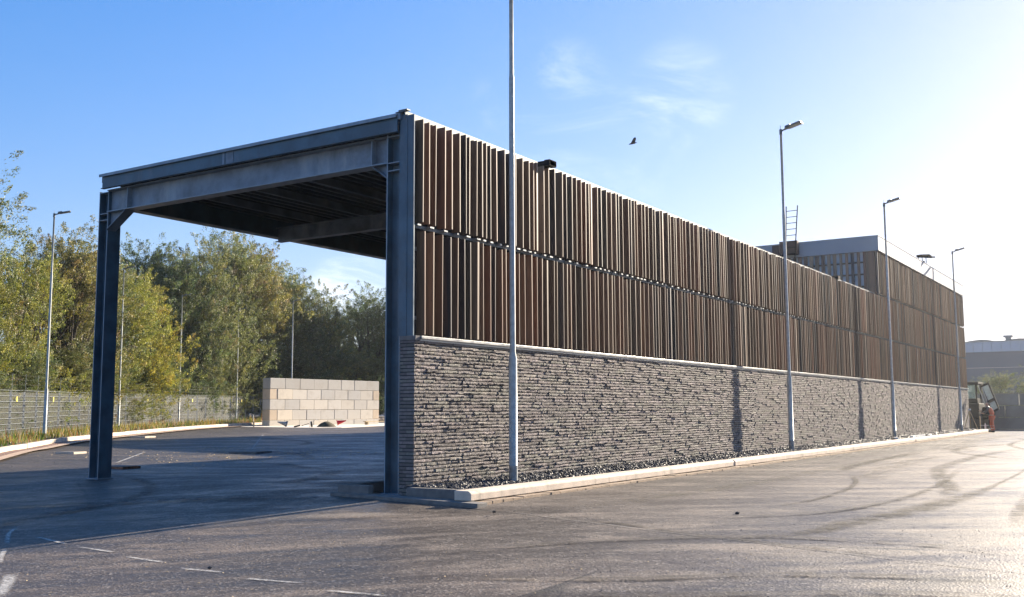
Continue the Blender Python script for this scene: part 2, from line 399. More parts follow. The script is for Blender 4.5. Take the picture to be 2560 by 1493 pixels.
ribbon('asphalt_joint', [(12.6, 8.6), (11.7, 6.5), (10.9, 4.6), (9.9, 1.5), (9.5, -1)], .03, M['joint'], .008, edges=(1, 1, 1, 1))
ribbon('faded_strip', [(13.1,7.3),(16.19,7.0),(19.31,6.78),(23.92,6.85),(30.29,6.9),(40,7.0)], .55, M['faded'], .004, edges=(.3, 1, 1, .3))
marks = [([(11.73,6.5),(11.64,5.91),(11.09,4.85),(10.78,4.0),(10.53,3.28),(10.2,2)], .16),
 ([(10.6,4.3),(11.68,3.6),(13.27,3.38),(14.86,3.1),(16.78,2.93),(18.5,2.82),(20.55,2.78),(25.85,2.86),(32,3.3)], lambda t: .5*math.sin(math.pi*min(1, t*1.3))+.12),
 ([(23.48,6.33),(26.34,6.66),(30.03,6.83),(35.55,6.97)], .4),
 ([(17.38,3.03),(19.85,3.43),(23.9,4.31),(26.74,4.71),(33.31,4.83),(40, 4.5)], .45),
 ([(14.46,4.92),(16.16,4.73),(18.32,4.84),(20.41,5.2),(23.0,6.0)], .16),
 ([(31.25,3.44),(33.31,4.83),(36.04,5.96),(40.24,6.37),(43.5,5.6),(48,4.4)], .4),
 ([(26,2.4),(32,3.0),(38,4.0),(44,5.3),(52,5.6)], .3), ([(30,1.8),(38,2.5),(46,4.4),(56,6.6)], .35),
 ([(8.57,6.39),(9.95,5.27),(11.06,3.87),(11.25,2.25),(10.85,1.24)], .18),
 ([(7.16,5.34),(7.64,4.05),(8.73,2.72),(9.36,1.08)], .2), ([(6.6,4.6),(7.3,3.2),(8.2,1.9),(8.6,.6)], .2),
 ([(12.5,5.2),(14.5,3.9),(19,3.6),(26,4.2)], .2), ([(13.5,1.6),(17,1.9),(24,2.2),(34,2.6)], .25),
 ([(19.85,20.29),(18.75,17.93),(17.96,16.28)], .5), ([(17.96,16.28),(16.1,15.29),(14.36,14.57)], .55),
 ([(9,14),(12,15.5),(14,18.5),(15,22)], .35), ([(8.5,16.5),(10.5,15),(12,13.2),(12.8,12)], .5), ([(7.5,13.2),(9,14.2),(11,14.4),(12.5,13)], .4),
 ([(22,21),(24,24),(25,30)], .5), ([(27,27),(31,30),(34,38)], .5), ([(21,26.5),(24,24.3),(28,24)], .5)]
for i, (p, wd) in enumerate(marks): ribbon('tyre_mark', p, wd, M['faint_mark' if p[0][1] > 10.5 else 'rubber_mark'], .012+.0011*i, n=10, edges=(0, 1, 1, 0))
ribbon('dust_strip', [(20, 21.5), (22.2, 24.6), (24.0, 27.6)], 1.4, M['dust'], .008)
ribbon('dust_strip', [(36,5.8),(42,7.0),(52,7.4),(62,7)], 1.6, M['dust'], .040)
ribbon('dust_strip', [(21,5.1),(24,5.6),(28,5.9),(33,5.9)], .8, M['dust'], .044)
ribbon('dust_strip', [(11.5,8.9),(10.5,10.3),(9.3,10.9)], .5, M['dust'], .048)

# ------------------------------------------------------------------ kerbs and gravel in front of the wall
names = ['long pale kerb block at the near corner of the building', 'pale kerb block in front of the second lamp post bay', 'pale kerb block in front of the wall past the second lamp post',
         'pale kerb block beside the third lamp post', 'last far pale kerb block by the orange-clad worker']
ks = [12.8, 23.97, 34.61, 45.1, 55.6, 65.4]
for i in range(5):
    mb = MB(); dy = .035 if i == 0 else 0.0
    x0, x1 = ks[i]+.012, ks[i+1]-.012
    poly = [Vector((0, 8.98, .042)), Vector((0, 9.29, .042)), Vector((0, 9.29, .19)), Vector((0, 9.03, .19)), Vector((0, 8.98, .15))]
    if i: poly = [p+Vector((0, -.02*(i % 2), 0)) for p in poly]
    mb.prism(poly, (x0, 0, 0), (x1, 0, 0))
    o = mb.build('kerb_block', M['concrete'], bevel=.012, org=(x0, 9.1, 0)); tag(o, names[i], 'kerb', 'long pale kerb blocks along the gravel bed')
mb = MB()                                         # row of small setts at the kerb foot
x = 12.85
while x < 65.3:
    x2 = x+.30+random.uniform(-.01, .01); h = .028+random.uniform(0, .014); mb.box(x, x2-.012, 8.80+random.uniform(-.008, .008), 8.97, -.02, h); x = x2
tag(mb.build('sett_edging', M['sett']), 'row of small buff paving setts along the foot of the pale kerb', 'paving edge')
mb = MB(); mb.prism([Vector((12.55, 8.68, 0)), Vector((12.82, 8.68, 0)), Vector((13.42, 12.0, 0)), Vector((13.1, 12.1, 0))], (0, 0, -.15), (0, 0, .038))
tag(mb.build('plinth_edging', M['dark_concrete'], bevel=.008), 'low dark concrete edging strip on the asphalt at the foot of the steel column', 'paving edge')
for (a, b, lb) in ((9.30, 10.47, 'dark edging block between the pale kerb end and the brick corner'), (11.27, 11.95, 'dark edging block behind the foot of the right steel column')):
    mb = MB(); mb.box(13.12, 13.25, a, b, .0, .175); tag(mb.build('edging_block', M['dark_concrete'], bevel=.01), lb, 'kerb', 'dark edging blocks by the brick corner')
mb = MB(); mb.box(13.25, 24, 11.82, 11.95, 0, .172); tag(mb.build('edging_kerb', M['dark_concrete'], bevel=.01), 'dark kerb running under the canopy behind the brick wall', 'kerb')
def gravz(x, y): return .10+.035*noise.noise(Vector((x*1.3, y*2, 0)))+.05*sm((y-9.4)/1.0)
tag(sheet('gravel_bed', fine(13.2, 68.2, .5), [9.29, 9.5, 9.8, 10.1, 10.4, 10.63], gravz, M['stone']), kind='structure')
mb = MB()
ico = [Vector(v).normalized() for v in ((0,0,1),(.9,0,.45),(.28,.85,.45),(-.72,.53,.45),(-.72,-.53,.45),(.28,-.85,.45),(.72,.53,-.45),(-.28,.85,-.45),(-.9,0,-.45),(-.28,-.85,-.45),(.72,-.53,-.45),(0,0,-1))]
icf = [(0,1,2),(0,2,3),(0,3,4),(0,4,5),(0,5,1),(1,6,2),(2,7,3),(3,8,4),(4,9,5),(5,10,1),(2,6,7),(3,7,8),(4,8,9),(5,9,10),(1,10,6),(11,7,6),(11,8,7),(11,9,8),(11,10,9),(11,6,10)]
def stone(mb, x, y, z, r, col=None):
    n = len(mb.v); s = Vector((random.uniform(.7, 1.3), random.uniform(.7, 1.3), random.uniform(.5, .9)))*r; a = random.random()*6.28; ca, sa = math.cos(a), math.sin(a)
    for p in ico:
        q = p*random.uniform(.8, 1.15); q = Vector((q.x*s.x, q.y*s.y, q.z*s.z)); mb.v.append(Vector((x+q.x*ca-q.y*sa, y+q.x*sa+q.y*ca, z+q.z)))
    for f in icf: mb.f.append(tuple(n+i for i in f)); mb.c.append(col); mb.mi.append(0)
for i in range(15000):
    x = 13.3+55*random.random()**1.9; y = random.uniform(9.31, 10.62); stone(mb, x, y, gravz(x, y)+random.uniform(0, .03), random.uniform(.018, .042)*(1+.012*(x-13)))
tag(mb.build('gravel', M['stone']), kind='stuff')
mb = MB()                                          # loose grit and clods on the yard
for i in range(2200):
    t = random.random()
    if t < .45: x, y = random.uniform(5, 13), random.uniform(1, 10.5)
    elif t < .7: x, y = random.gauss(12.3, .5), random.gauss(9.3, 1.3)
    elif t < .85: x, y = random.gauss(6.6, .5), random.gauss(8.9, .9)
    else: x, y = random.uniform(10, 40), random.uniform(-2, 8.6)
    if x > 12.5 and y > 8.7: continue
    r = random.choice((.003, .004, .005, .006)); stone(mb, x, y, gz(x, y)+r*.4, r)
for i in range(500):
    x, y = random.uniform(14, 26), random.uniform(13, 30); r = random.choice((.005, .007, .009, .012)); stone(mb, x, y, gz(x, y)+r*.4, r)
tag(mb.build('loose_grit', M['dark_concrete']), kind='stuff')
mb = MB()
for i in range(160):
    x, y = random.uniform(5.3, 10), random.uniform(3, 10.5); a = random.random()*3.14; l = random.uniform(.005, .014)
    T = Matrix.Translation((x, y, gz(x, y)+.008)) @ Matrix.Rotation(a, 4, 'Z') @ Matrix.Rotation(random.uniform(-.3, .3), 4, 'X'); mb.box(-l, l, -l*.35, l*.35, 0, .003, T=T)
for i in range(300):
    x, y = random.uniform(18, 27), random.uniform(21, 29); T = Matrix.Translation((x, y, gz(x, y)+.01)) @ Matrix.Rotation(random.random()*3, 4, 'Z'); l = random.uniform(.02, .05); mb.box(-l, l, -l*.4, l*.4, 0, .006, T=T)
tag(mb.build('fallen_leaves', M['timber']), kind='stuff')
for (x, y, r, lb) in ((11.9, 7.95, .022, 'small dark clod lying on the asphalt near the kerb corner'), (13.4, 5.0, .024, 'dark clod among the tyre marks right of centre'), (6.4, 7.35, .016, 'dark clod beside the dashed chalk line')):
    mb = MB(); stone(mb, x, y, r*.6, r*1.2); o = mb.build('clod', M['black'], org=(x, y, 0)); tag(o, lb, 'stone', 'loose clods on the asphalt')

# ------------------------------------------------------------------ the building
YW, X0, X1, XB = 10.61, 13.5, 69.6, 47.05
B = thing('depot_building', (X0, YW, 0), 'long depot building with open steel canopy, rough grey brick base and vertical timber boards', 'building')
rnd = random.Random(3)
def brickcol():
    t = rnd.random(); g = rnd.uniform(.66, 1.28)
    c = (.235, .21, .198) if t < .5 else (.265, .225, .216) if t < .75 else (.235, .225, .195) if t < .92 else (.30, .27, .235)
    return tuple(x*g for x in c)
mb = MB(); rows = 43; ch = 2.6/rows
for r in range(rows):
    z0 = r*ch+.008; z1 = (r+1)*ch-.007
    if r == rows-1: z1 = 2.585
    x = X0; first = True
    while x < X1:
        ln = rnd.choice((.22, .30, .38, .44, .48, .52))*rnd.uniform(.9, 1.1)
        if first: ln *= rnd.uniform(.4, 1); 
        x2 = min(x+ln, X1); pr_ = rnd.random()
        dp = rnd.uniform(0, .014) if pr_ < .60 else rnd.uniform(.012, .022) if pr_ < .82 else -rnd.uniform(.002, .008)
        if first: dp = rnd.choice((0, .004, .010))
        yf = YW-dp; col = brickcol(); a, b = x+.002, x2-.002
        if x < 30:
            ns = 6 if x < 21 else 3; n0 = len(mb.v); h3 = [z0, (z0+z1)/2, z1]
            for k in range(ns+1):
                for q in range(3):
                    j = rnd.uniform(-.008, .008); jz = 0
                    if q != 1: j += .005
                    mb.v.append(Vector((a+(b-a)*k/ns, yf+j, h3[q]+jz)))
            for k in range(ns):
                for q in range(2):
                    i0 = n0+k*3+q; mb.f.append((i0, i0+3, i0+4, i0+1)); mb.c.append(col); mb.mi.append(0)
            n1 = len(mb.v)                      # back edge so the brick has thickness
            for k in range(ns+1):
                px = a+(b-a)*k/ns; mb.v += [Vector((px, YW+.03, z0)), Vector((px, YW+.03, z1))]
            for k in range(ns):
                f0 = n0+k*3; b0 = n1+k*2
                mb.f += [(f0, b0, b0+2, f0+3), (f0+2, f0+5, b0+3, b0+1)]; mb.c += [col, col]; mb.mi += [0, 0]
            mb.f += [(n0, n0+1, n0+2, n1+1, n1), (n0+ns*3+2, n0+ns*3+1, n0+ns*3, n1+ns*2, n1+ns*2+1)]; mb.c += [col, col]; mb.mi += [0, 0]
        else: mb.box(a, b, yf, YW+.03, z0, z1, col)
        x = x2; first = False
    y = YW+.04; k = 0                            # smooth return face at the corner
    off = (r % 2)*.1
    for (ya, yb) in (((YW-.004, YW+.16), (YW+.168, YW+.32)) if r % 2 else ((YW-.006, YW+.235), (YW+.243, YW+.32))):
        g = brickcol(); mb.box(X0-.012-rnd.uniform(0, .003), X0+.0015, ya+.0, yb, z0, z1, tuple(v*.95 for v in g))
wall = mb.build('brick_wall', M['brick'], B)
mb = MB(); mb.box(X0+.004, X1, YW+.022, YW+.30, -.05, 2.59); mb.build('wall_core', M['mortar'], B)
mb = MB(); mb.box(X0+.12, X1+.02, YW-.055, YW+.12, 2.622, 2.668); mb.box(X0+.12, X1+.02, YW-.02, YW+.02, 2.585, 2.621); mb.build('coping', M['flash'], B, bevel=.004)
mb = MB(); mb.box(X0-.02, X0+.118, YW-.03, YW+.32, 2.592, 2.668); mb.build('corner_coping', M['dark_concrete'], B, bevel=.004)
# timber boards
def woodcol(r):
    t = r.random(); g = r.uniform(.58, 1.05)
    c = ((.27, .155, .095) if t < .30 else (.225, .152, .100) if t < .56 else (.34, .235, .150) if t < .67 else (.135, .103, .080) if t < .80 else (.28, .130, .075) if t < .89 else (.042, .046, .056))
    return tuple(x*g for x in c)
def fins(name, xa, xb, z0, z1, seed, front=False):
    r = random.Random(seed); mb = MB(); x = xa+.02
    while x < xb-.12:
        n = r.choice((4, 4, 5, 3)); steps = [r.uniform(.135, .275) for _ in range(n)]
        for k, st in enumerate(steps):
            if x > xb-.06: break
            d = r.uniform(.165, .20); th = r.choice((.016, .020, .025)); c = woodcol(r)
            if r.random() < .05: th = .05
            zz0, zz1 = z0+r.uniform(-.008, .008), z1+r.uniform(-.028, .012)
            yf = YW+.0+r.uniform(0, .022)-(.0 if k else .008); tw = r.uniform(-.014, .014)
            xx = x+st-th; n0 = len(mb.v)
            mb.box(xx, xx+th, yf, yf+d, zz0, zz1, c)
            for q in (n0+4, n0+5, n0+6, n0+7): mb.v[q] = mb.v[q]+Vector((tw, 0, 0))
            if k == 0: mb.box(x+.002, x+.02, yf+.10, yf+d, zz0, zz1, (.04, .035, .032))
            x += st
        x += r.choice((.0, .015, .03))
    return mb
def rails(xa, xb, zs):
    mb = MB()
    for z in zs: mb.box(xa, xb, YW+.20, YW+.235, z-.03, z+.03)
    return mb
fins('a', X0+.02, X1, 2.70, 4.51, 11).build('lower_timber_boards', M['wood'], B)
fins('b', X0+.02, X1, 4.63, 6.47, 12).build('middle_timber_boards', M['wood'], B)
fins('c', XB+.05, X1, 6.60, 8.47, 13).build('upper_timber_boards', M['wood'], B)
mb = rails(X0+.02, X1, (3.0, 4.2, 4.95, 6.15)); mb.build('cladding_rail', M['galv_dull'], B)
r5 = random.Random(5); mb = MB(); x = X0+.1; ncl = 0          # angle cleats in the gap between the two tiers
ncl = 0
while x < X1:
    if ncl < 60: q = MB(); q.box(x, x+r5.uniform(.06, .12), YW+.03, YW+.12, 4.572, 4.60); q.build('cladding_cleat', M['galv_dull'], B)
    else: mb.box(x, x+r5.uniform(.06, .12), YW+.03, YW+.12, 4.572, 4.60)
    x += r5.uniform(.18, .42); ncl += 1
x = XB
while x < X1: mb.box(x, x+.08, YW+.03, YW+.12, 6.532, 6.555); x += r5.uniform(.2, .4)
mb.build('small_cleats', M['lamp_body'], B)['kind'] = 'stuff'; mb = MB(); mb.box(X0+.02, X1, YW+.125, YW+.17, 4.545, 4.60); mb.build('tier_rail', M['lamp_body'], B)
mb = MB(); mb.box(X0+.03, X1, YW+.245, YW+.28, 2.68, 6.50); mb.box(XB, X1, YW+.245, YW+.28, 6.505, 9.1); mb.build('shade_backing', M['dark_back'], B)  # unseen backing panel added behind the boards for shading
mb = MB(); mb.box(X0-.02, X0+.03, YW+.17, YW+.345, 2.67, 6.515); mb.box(X0-.012, X0+.016, YW+.03, YW+.168, 2.67, 6.5); mb.build('corner_trim', M['blue_steel'], B)
mb = MB(); mb.box(X0-.05, XB-.02, YW+.215, YW+.42, 6.566, 6.582); mb.box(X0-.04, X0+.06, YW+.17, YW+.36, 6.589, 6.612); mb.build('wall_cap', M['lamp_body'], B); mb = MB(); mb.box(X0-.03, XB-.02, YW+.21, YW+.24, 6.44, 6.561); mb.build('parapet_edge', M['lamp_body'], B)
mb = MB(); mb.box(X0-.07, X0+.2, YW+.30, YW+.48, 6.44, 6.543); mb.build('cap_end', M['flange'], B)
# overflow box pokes out of the boards
mb = MB(); xx = 17.85
for (a, b, c, d) in ((xx, xx+.28, 6.47, 6.48), (xx, xx+.28, 6.585, 6.595), (xx, xx+.012, 6.481, 6.584), (xx+.268, xx+.28, 6.481, 6.584)): mb.box(a, b, YW-.10, YW+.03, c, d)
mb.box(xx+.013, xx+.267, YW+.02, YW+.2, 6.482, 6.583)
mb.build('overflow_spout', M['machine'], B)
mb = MB(); mb.box(40.1, 40.4, YW-.03, YW+.4, 6.47, 6.6); mb.build('overflow_spout', M['machine'], B)
# canopy steel
def hcol(y0, y1, x0, x1, z1):
    mb = MB(); t = .022
    mb.box(x0, x1, y0, y0+t, 0, z1); mb.box(x0, x1, y1-t, y1, 0, z1)
    xm = (x0+x1)/2; mb.box(xm-.012, xm+.012, y0+t, y1-t, 0, z1); return mb
C1 = hcol(10.93, 11.25, 13.50, 13.80, 6.21).build('steel_column', M['blue_steel'], B)
C2 = hcol(19.12, 19.44, 13.58, 13.90, 6.21).build('steel_column', M['blue_steel'], B)
for (y0, y1, x0, par) in ((10.93, 11.25, 13.50, C1), (19.12, 19.44, 13.58, C2)):
    mb = MB()
    for z in (5.56, 5.70, 6.17): mb.box(x0+.004, x0+.138, y0+.023, y1-.023, z, z+.018)
    mb.box(x0-.003, x0+.0, y0, y0+.022, 0, 6.21); mb.box(x0-.003, x0, y1-.022, y1, 0, 6.21)  # thin pale strips along the flange edges
    mb.box(x0-.04, x0+.34, y0-.04, y1+.04, .0, .025)
    o = mb.build('column_stiffeners', M['flange'], None); o.parent = par
    for v in o.data.vertices: v.co -= Vector((X0, YW, 0))
hcol(19.12, 19.44, 24.6, 24.9, 6.1).build('steel_column', M['blue_steel'], B)
mb = MB(); xm = 13.66                              # portal beam (grey), web faces the viewer
mb.box(xm-.01, xm+.01, 11.255, 19.115, 5.741, 6.189); mb.build('portal_beam', M['grey_steel'], B)
mb = MB(); mb.box(xm-.13, xm+.13, 11.255, 19.115, 5.72, 5.74); mb.box(xm-.13, xm+.13, 11.255, 19.115, 6.19, 6.21)
for y in (11.62, 18.42): mb.box(xm-.13, xm-.011, y, y+.018, 5.741, 6.189)
mb.build('beam_flange', M['flange'], B)
for (ya, yb) in ((11.255, 11.62), (19.115, 18.5)):
    mb = MB(); s_ = 1 if yb > ya else -1
    mb.prism([Vector((0, ya, 5.719)), Vector((0, yb, 5.719)), Vector((0, ya, 5.45 if s_ > 0 else 5.35))], (xm-.008, 0, 0), (xm+.008, 0, 0))
    zz = 5.45 if s_ > 0 else 5.35
    mb.prism([Vector((0, ya, zz)), Vector((0, yb, 5.719)), Vector((0, yb, 5.701)), Vector((0, ya, zz-.02))], (xm-.12, 0, 0), (xm+.12, 0, 0))
    mb.build('haunch', M['grey_steel'], B)
mb = MB(); mb.box(13.42, 13.445, 10.96, 19.14, 6.225, 6.50); mb.box(13.38, 13.47, 10.96, 19.14, 6.211, 6.224); mb.build('fascia_channel', M['blue_steel'], B)
mb = MB(); mb.box(13.37, 13.62, 10.96, 19.20, 6.505, 6.53); mb.box(13.37, 13.385, 10.96, 19.20, 6.47, 6.504); mb.build('canopy_flashing', M['flange'], B)
for (y, wd) in ((15.3, .06), (15.05, .2)):
    mb = MB(); mb.box(13.412, 13.419, y, y+wd, 6.23, 6.47); mb.build('fascia_splice', M['grey_steel'], B)
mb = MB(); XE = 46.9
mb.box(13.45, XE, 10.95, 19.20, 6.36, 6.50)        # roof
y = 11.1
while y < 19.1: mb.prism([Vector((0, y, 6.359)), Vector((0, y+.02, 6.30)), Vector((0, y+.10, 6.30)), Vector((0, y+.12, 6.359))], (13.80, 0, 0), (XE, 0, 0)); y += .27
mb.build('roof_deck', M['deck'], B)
for y in (12.9, 14.6, 16.2, 17.8):
    mb = MB(); mb.box(13.8, XE, y, y+.015, 6.12, 6.295); mb.box(13.8, XE, y-.03, y-.001, 6.12, 6.13); mb.build('purlin', M['grey_steel'], B)
for x in (18.6, 24.6, 30.6, 36.6, 42.6):
    mb = MB(); mb.box(x-.01, x+.01, 10.95, 19.1, 5.77, 6.10); mb.box(x-.1, x+.1, 10.95, 19.1, 5.75, 5.769); mb.box(x-.1, x+.1, 10.95, 19.1, 6.101, 6.119); mb.build('cross_beam', M['grey_steel'], B)
mb = MB(); mb.box(13.95, XE, 19.18, 19.20, 5.90, 6.35); mb.box(13.95, XE, 19.08, 19.36, 5.88, 5.899); mb.build('eaves_beam', M['blue_steel'], B)
mb = MB(); mb.box(13.95, XE, 19.21, 19.24, 5.95, 6.50); mb.build('eaves_fascia', M['blue_steel'], B)
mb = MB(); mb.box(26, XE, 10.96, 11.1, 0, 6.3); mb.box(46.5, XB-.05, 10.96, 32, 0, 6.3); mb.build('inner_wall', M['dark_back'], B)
# tall block
mb = MB(); mb.box(XB+.12, X1, YW+.285, 32, 0, 8.5); mb.build('tall_block', M['panel'], B)
mb = MB(); mb.box(XB-.04, X1+.08, YW-.04, 32.1, 8.50, 9.17); mb.build('fascia', M['fascia'], B, bevel=.01)
mb = MB(); mb.box(XB-.055, X1+.095, YW-.055, 32.11, 9.171, 9.20); mb.build('fascia_capping', M['flash'], B)
for i, xq in enumerate((56.1, 62, 66.0)):
    mb = MB(); mb.box(xq, xq+.04, YW-.045, YW-.041, 8.52, 9.16); mb.build('fascia_joint', M['galv_dull'], B)
mb = MB()
for z in (6.9, 7.45, 8.0): mb.box(XB+.05, XB+.09, YW+.3, 22, z, z+.06)
mb.build('screen_rail', M['dark_back'], B)
mb = MB(); r = random.Random(8); y = YW+.02
while y < 20:
    d = .14 if y > YW+.5 else .12; mb.box(XB-.02, XB+.04, y, y+d+r.uniform(-.03, .03), 6.56, 8.49, tuple(v*1.0 for v in woodcol(r))); y += .265 if y > YW+.5 else .13
mb.build('end_timber_boards', M['wood'], B)
mb = MB(); mb.box(XB-.32, XB-.06, 14.15, 15.0, 8.62, 9.26); mb.box(XB-.32, XB-.06, 15.02, 15.35, 8.35, 9.1); mb.build('access_box', M['brown_box'], B)
lad = thing('ladder', (XB-.4, 14.4, 8.4), 'dark metal ladder sticking up beside the roof of the tall timber block', 'ladder')
for (ya, yb) in ((14.28, 14.06), (14.68, 14.60)):
    mb = MB(); mb.tube([(XB-.45, ya, 8.0), (XB-.35, yb, 10.9)], .025, 8); mb.build('stile', M['machine'], lad)
for k in range(9):
    mb = MB(); z = 8.35+k*.29; t = (z-8.0)/2.9; xq = XB-.45+.1*t; mb.tube([(xq, 14.28-.22*t, z), (xq, 14.68-.08*t, z)], .016, 6)
    mb.build('rung', M['machine'], lad)
rv = thing('roof_vent', (58, 10.95, 9.2), 'dark flat-topped vent on thin legs above the pale parapet of the tall block', 'roof vent')
mb = MB(); mb.prism([Vector((57.9, 11.05, 9.66)), Vector((58.1, 10.85, 9.70)), Vector((58.2, 10.5, 9.70)), Vector((58.1, 10.38, 9.66)), Vector((58.4, 10.35, 9.62)), Vector((57.8, 10.7, 9.60))], (0, 0, -.09), (0, 0, .05)); mb.build('vent_plate', M['machine'], rv)
mb = MB(); mb.prism([Vector((57.7, 11.0, 9.56)), Vector((58.2, 10.7, 9.6)), Vector((58.4, 10.18, 9.57)), Vector((58.0, 10.3, 9.54))], (0, 0, -.03), (0, 0, .05)); mb.build('vent_plate', M['machine'], rv)
mb = MB()
for (xq, yq) in ((57.9, 10.95), (58.0, 10.78), (58.2, 10.62)): mb.tube([(xq, yq, 9.19), (xq, yq, 9.6)], .022, 6)
mb.box(57.9, 58.1, 10.66, 10.9, 9.30, 9.36); mb.build('vent_legs', M['machine'], rv)

# ------------------------------------------------------------------ lamp posts
def make_lamp(dark=False):
    o = thing('lamp_post', (0, 0, 0), '', 'lamp post')
    mb = MB(); mb.tube([(0, 0, 0), (0, 0, .32)], .079, 20); mb.build('base_sleeve', M['black_base'] if dark else M['galv_dull'], o, smooth=False)
    mb = MB(); mb.tube([(0, 0, .0), (0, 0, 2.25), (0, 0, 2.36), (0, 0, 7.5), (0, 0, 7.58), (0, 0, 10.2)], [.077, .077, .053, .049, .041, .036], 24); mb.build('pole', M['galv'], o, smooth=True)
    mb = MB(); mb.tube([(0, 0, 10.1), (0, 0, 10.27)], .05, 12); mb.tube([(0, 0, 10.22), (.16, 0, 10.26)], .028, 8); mb.tube([(0, 0, 10.27), (-.01, 0, 10.4)], .008, 5); mb.build('bracket', M['lamp_body'], o)
    T = Matrix.Translation((.14, 0, 10.27)) @ Matrix.Rotation(R(-14), 4, 'Y'); mb = MB()
    pr = [(0, -.05), (.08, -.10), (.16, -.145), (.52, -.145), (.56, -.11), (.56, .11), (.52, .145), (.16, .145), (.08, .10), (0, .05)]
    mb.prism([T @ Vector((a, b, 0)) for a, b in pr], T.to_3x3() @ Vector((0, 0, -.02)), T.to_3x3() @ Vector((0, 0, .03)))
    mb.prism([T @ Vector((a, b, 0)) for a, b in ((.02, -.05), (.20, -.07), (.20, .07), (.02, .05))], T.to_3x3() @ Vector((0, 0, .031)), T.to_3x3() @ Vector((0, 0, .08)))
    h = mb.build('lamp_head', M['lamp_body'], o)
    mb = MB(); mb.box(.19, .50, -.10, .10, -.028, -.021, T=T); q = mb.build('lamp_lens', M['lens'], None); q.parent = h
    return o
lp = make_lamp(); ll = make_lamp(True)
for i, (x, y, z, lb) in enumerate(((15.6, 10.0, .1, 'nearest galvanised lamp post in the gravel bed, its top out of the picture'), (31.7, 10.0, .12, 'second galvanised lamp post along the wall, in front of the roof ladder'),
        (45.9, 10.0, .14, 'third galvanised lamp post along the wall, in front of the pale parapet corner'), (62.7, 10.0, .17, 'farthest lamp post along the wall, near the excavator'))):
    o = lp if i == 0 else copy_tree(lp); o.location = (x, y, z); o.rotation_euler.z = R(-90); o['label'] = lb; o['group'] = 'galvanised lamp posts in the gravel along the wall'
for i, (x, y, z, s, lb) in enumerate(((23.81, 36.97, .33, .875, 'lamp post with black base left of the canopy, its head clear against the sky'), (35.53, 48.42, .40, .875, 'lamp post rising just right of the left canopy column'),
        (46.67, 57.11, .48, .875, 'lamp post in front of the dark trees, midway between column and block wall'), (56.44, 62.22, .6, .875, 'thin lamp post in the trees left of the block wall'), (53.8, 53.6, .5, .875, 'lamp post rising behind the pale block wall'))):
    o = ll if i == 0 else copy_tree(ll); o.location = (x, y, z); o.scale = (s*1.0, s*1.0, s); o.rotation_euler.z = R(-35-i*2); o['label'] = lb; o['group'] = 'lamp posts along the fence'

# ------------------------------------------------------------------ left side: kerb, verge, fence
K = [(6, 15.5), (11.5, 22.5), (17.97, 30.14), (19.92, 32.03), (23.74, 35.91), (27.13, 38.64), (29.43, 40.34), (37.63, 46.3), (47.24, 51.8), (62, 57.6), (85, 66)]
kc = cr(K, 8)
def off(c, d):
    o = []
    for i, p in enumerate(c):
        t = (c[min(i+1, len(c)-1)]-c[max(i-1, 0)]).normalized(); o.append(p+Vector((-t.y, t.x, 0))*d)
    return o
def strip_solid(name, c, d0, d1, z0, z1, mat, gap=None, bevel=0):
    mb = MB(); A, Bq = off(c, d0), off(c, d1)
    for i in range(len(c)-1):
        n = len(mb.v)
        for p in (A[i], A[i+1], Bq[i+1], Bq[i]):
            mb.v.append(Vector((p.x, p.y, gz(p.x, p.y)+z0)))
        for p in (A[i], A[i+1], Bq[i+1], Bq[i]): mb.v.append(Vector((p.x, p.y, gz(p.x, p.y)+z1)))
        for f in ((0,3,2,1),(4,5,6,7),(0,1,5,4),(1,2,6,5),(2,3,7,6),(3,0,4,7)): mb.f.append(tuple(n+k for k in f)); mb.c.append(None); mb.mi.append(0)
    return mb.build(name, mat, bevel=bevel)
def resample(c, st):
    o = [c[0].copy()]; acc = 0
    for a, b in zip(c, c[1:]):
        d = (b-a).length; t = st-acc
        while t < d: o.append(a+(b-a)*t/d); t += st
        acc = d-(t-st)
    return o
kr = resample(kc, .92)
mb = MB()
for i in range(len(kr)-1):                      # kerb stones, each with a joint
    a, b = kr[i], kr[i+1]; d = (b-a).normalized(); q = Vector((-d.y, d.x, 0)); a2, b2 = a+d*.012, b-d*.012; z = gz(a.x, a.y)
    n = len(mb.v)
    for zz in (-.05, .20+random.uniform(-.006, .006)):
        for p in (a2, b2, b2+q*.14, a2+q*.14): mb.v.append(Vector((p.x, p.y, z+zz)))
    for f in ((0,3,2,1),(4,5,6,7),(0,1,5,4),(1,2,6,5),(2,3,7,6),(3,0,4,7)): mb.f.append(tuple(n+k for k in f)); mb.c.append(None); mb.mi.append(0)
tag(mb.build('kerb', M['concrete']), kind='structure')
ribbon('pebble_strip', [(p.x, p.y) for p in off(kc, -.28)[::4]], .5, simple('pebble_bed', (.20, .12, .09), .9, 0, .5, 14, .9), .05, n=6, taper=False, edges=(1, 1, 1, 1))
ribbon('sand_strip', [(p.x, p.y) for p in off(kc, -.62)[::4]], .32, M['sand'], .06, n=6, taper=False, edges=(1, 1, 1, 1))
F = [(8.5, 24), (15, 31), (22.8, 38.2), (33.5, 47.6), (45, 56.1), (62, 65.5), (84, 76)]
fc = cr(F, 10)
mb = MB(); A = off(kc, .14); inner = resample(A, 1.0)   # verge between kerb and far ground
rowsV = [off(kc, d) for d in (.14, .6, 1.5, 3.5, 7, 14, 40)]
for j, rw in enumerate(rowsV):
    for p in rw: mb.v.append(Vector((p.x, p.y, gz(p.x, p.y)+.17+.05*noise.noise(Vector((p.x*.5, p.y*.5, j))))))
n = len(kc)
for j in range(len(rowsV)-1):
    for i in range(n-1): a = j*n+i; mb.f.append((a, a+1, a+n+1, a+n)); mb.c.append(None); mb.mi.append(0)
tag(mb.build('verge', M['soil'], smooth=True), kind='structure')
def vz(x, y): return gz(x, y)+.17
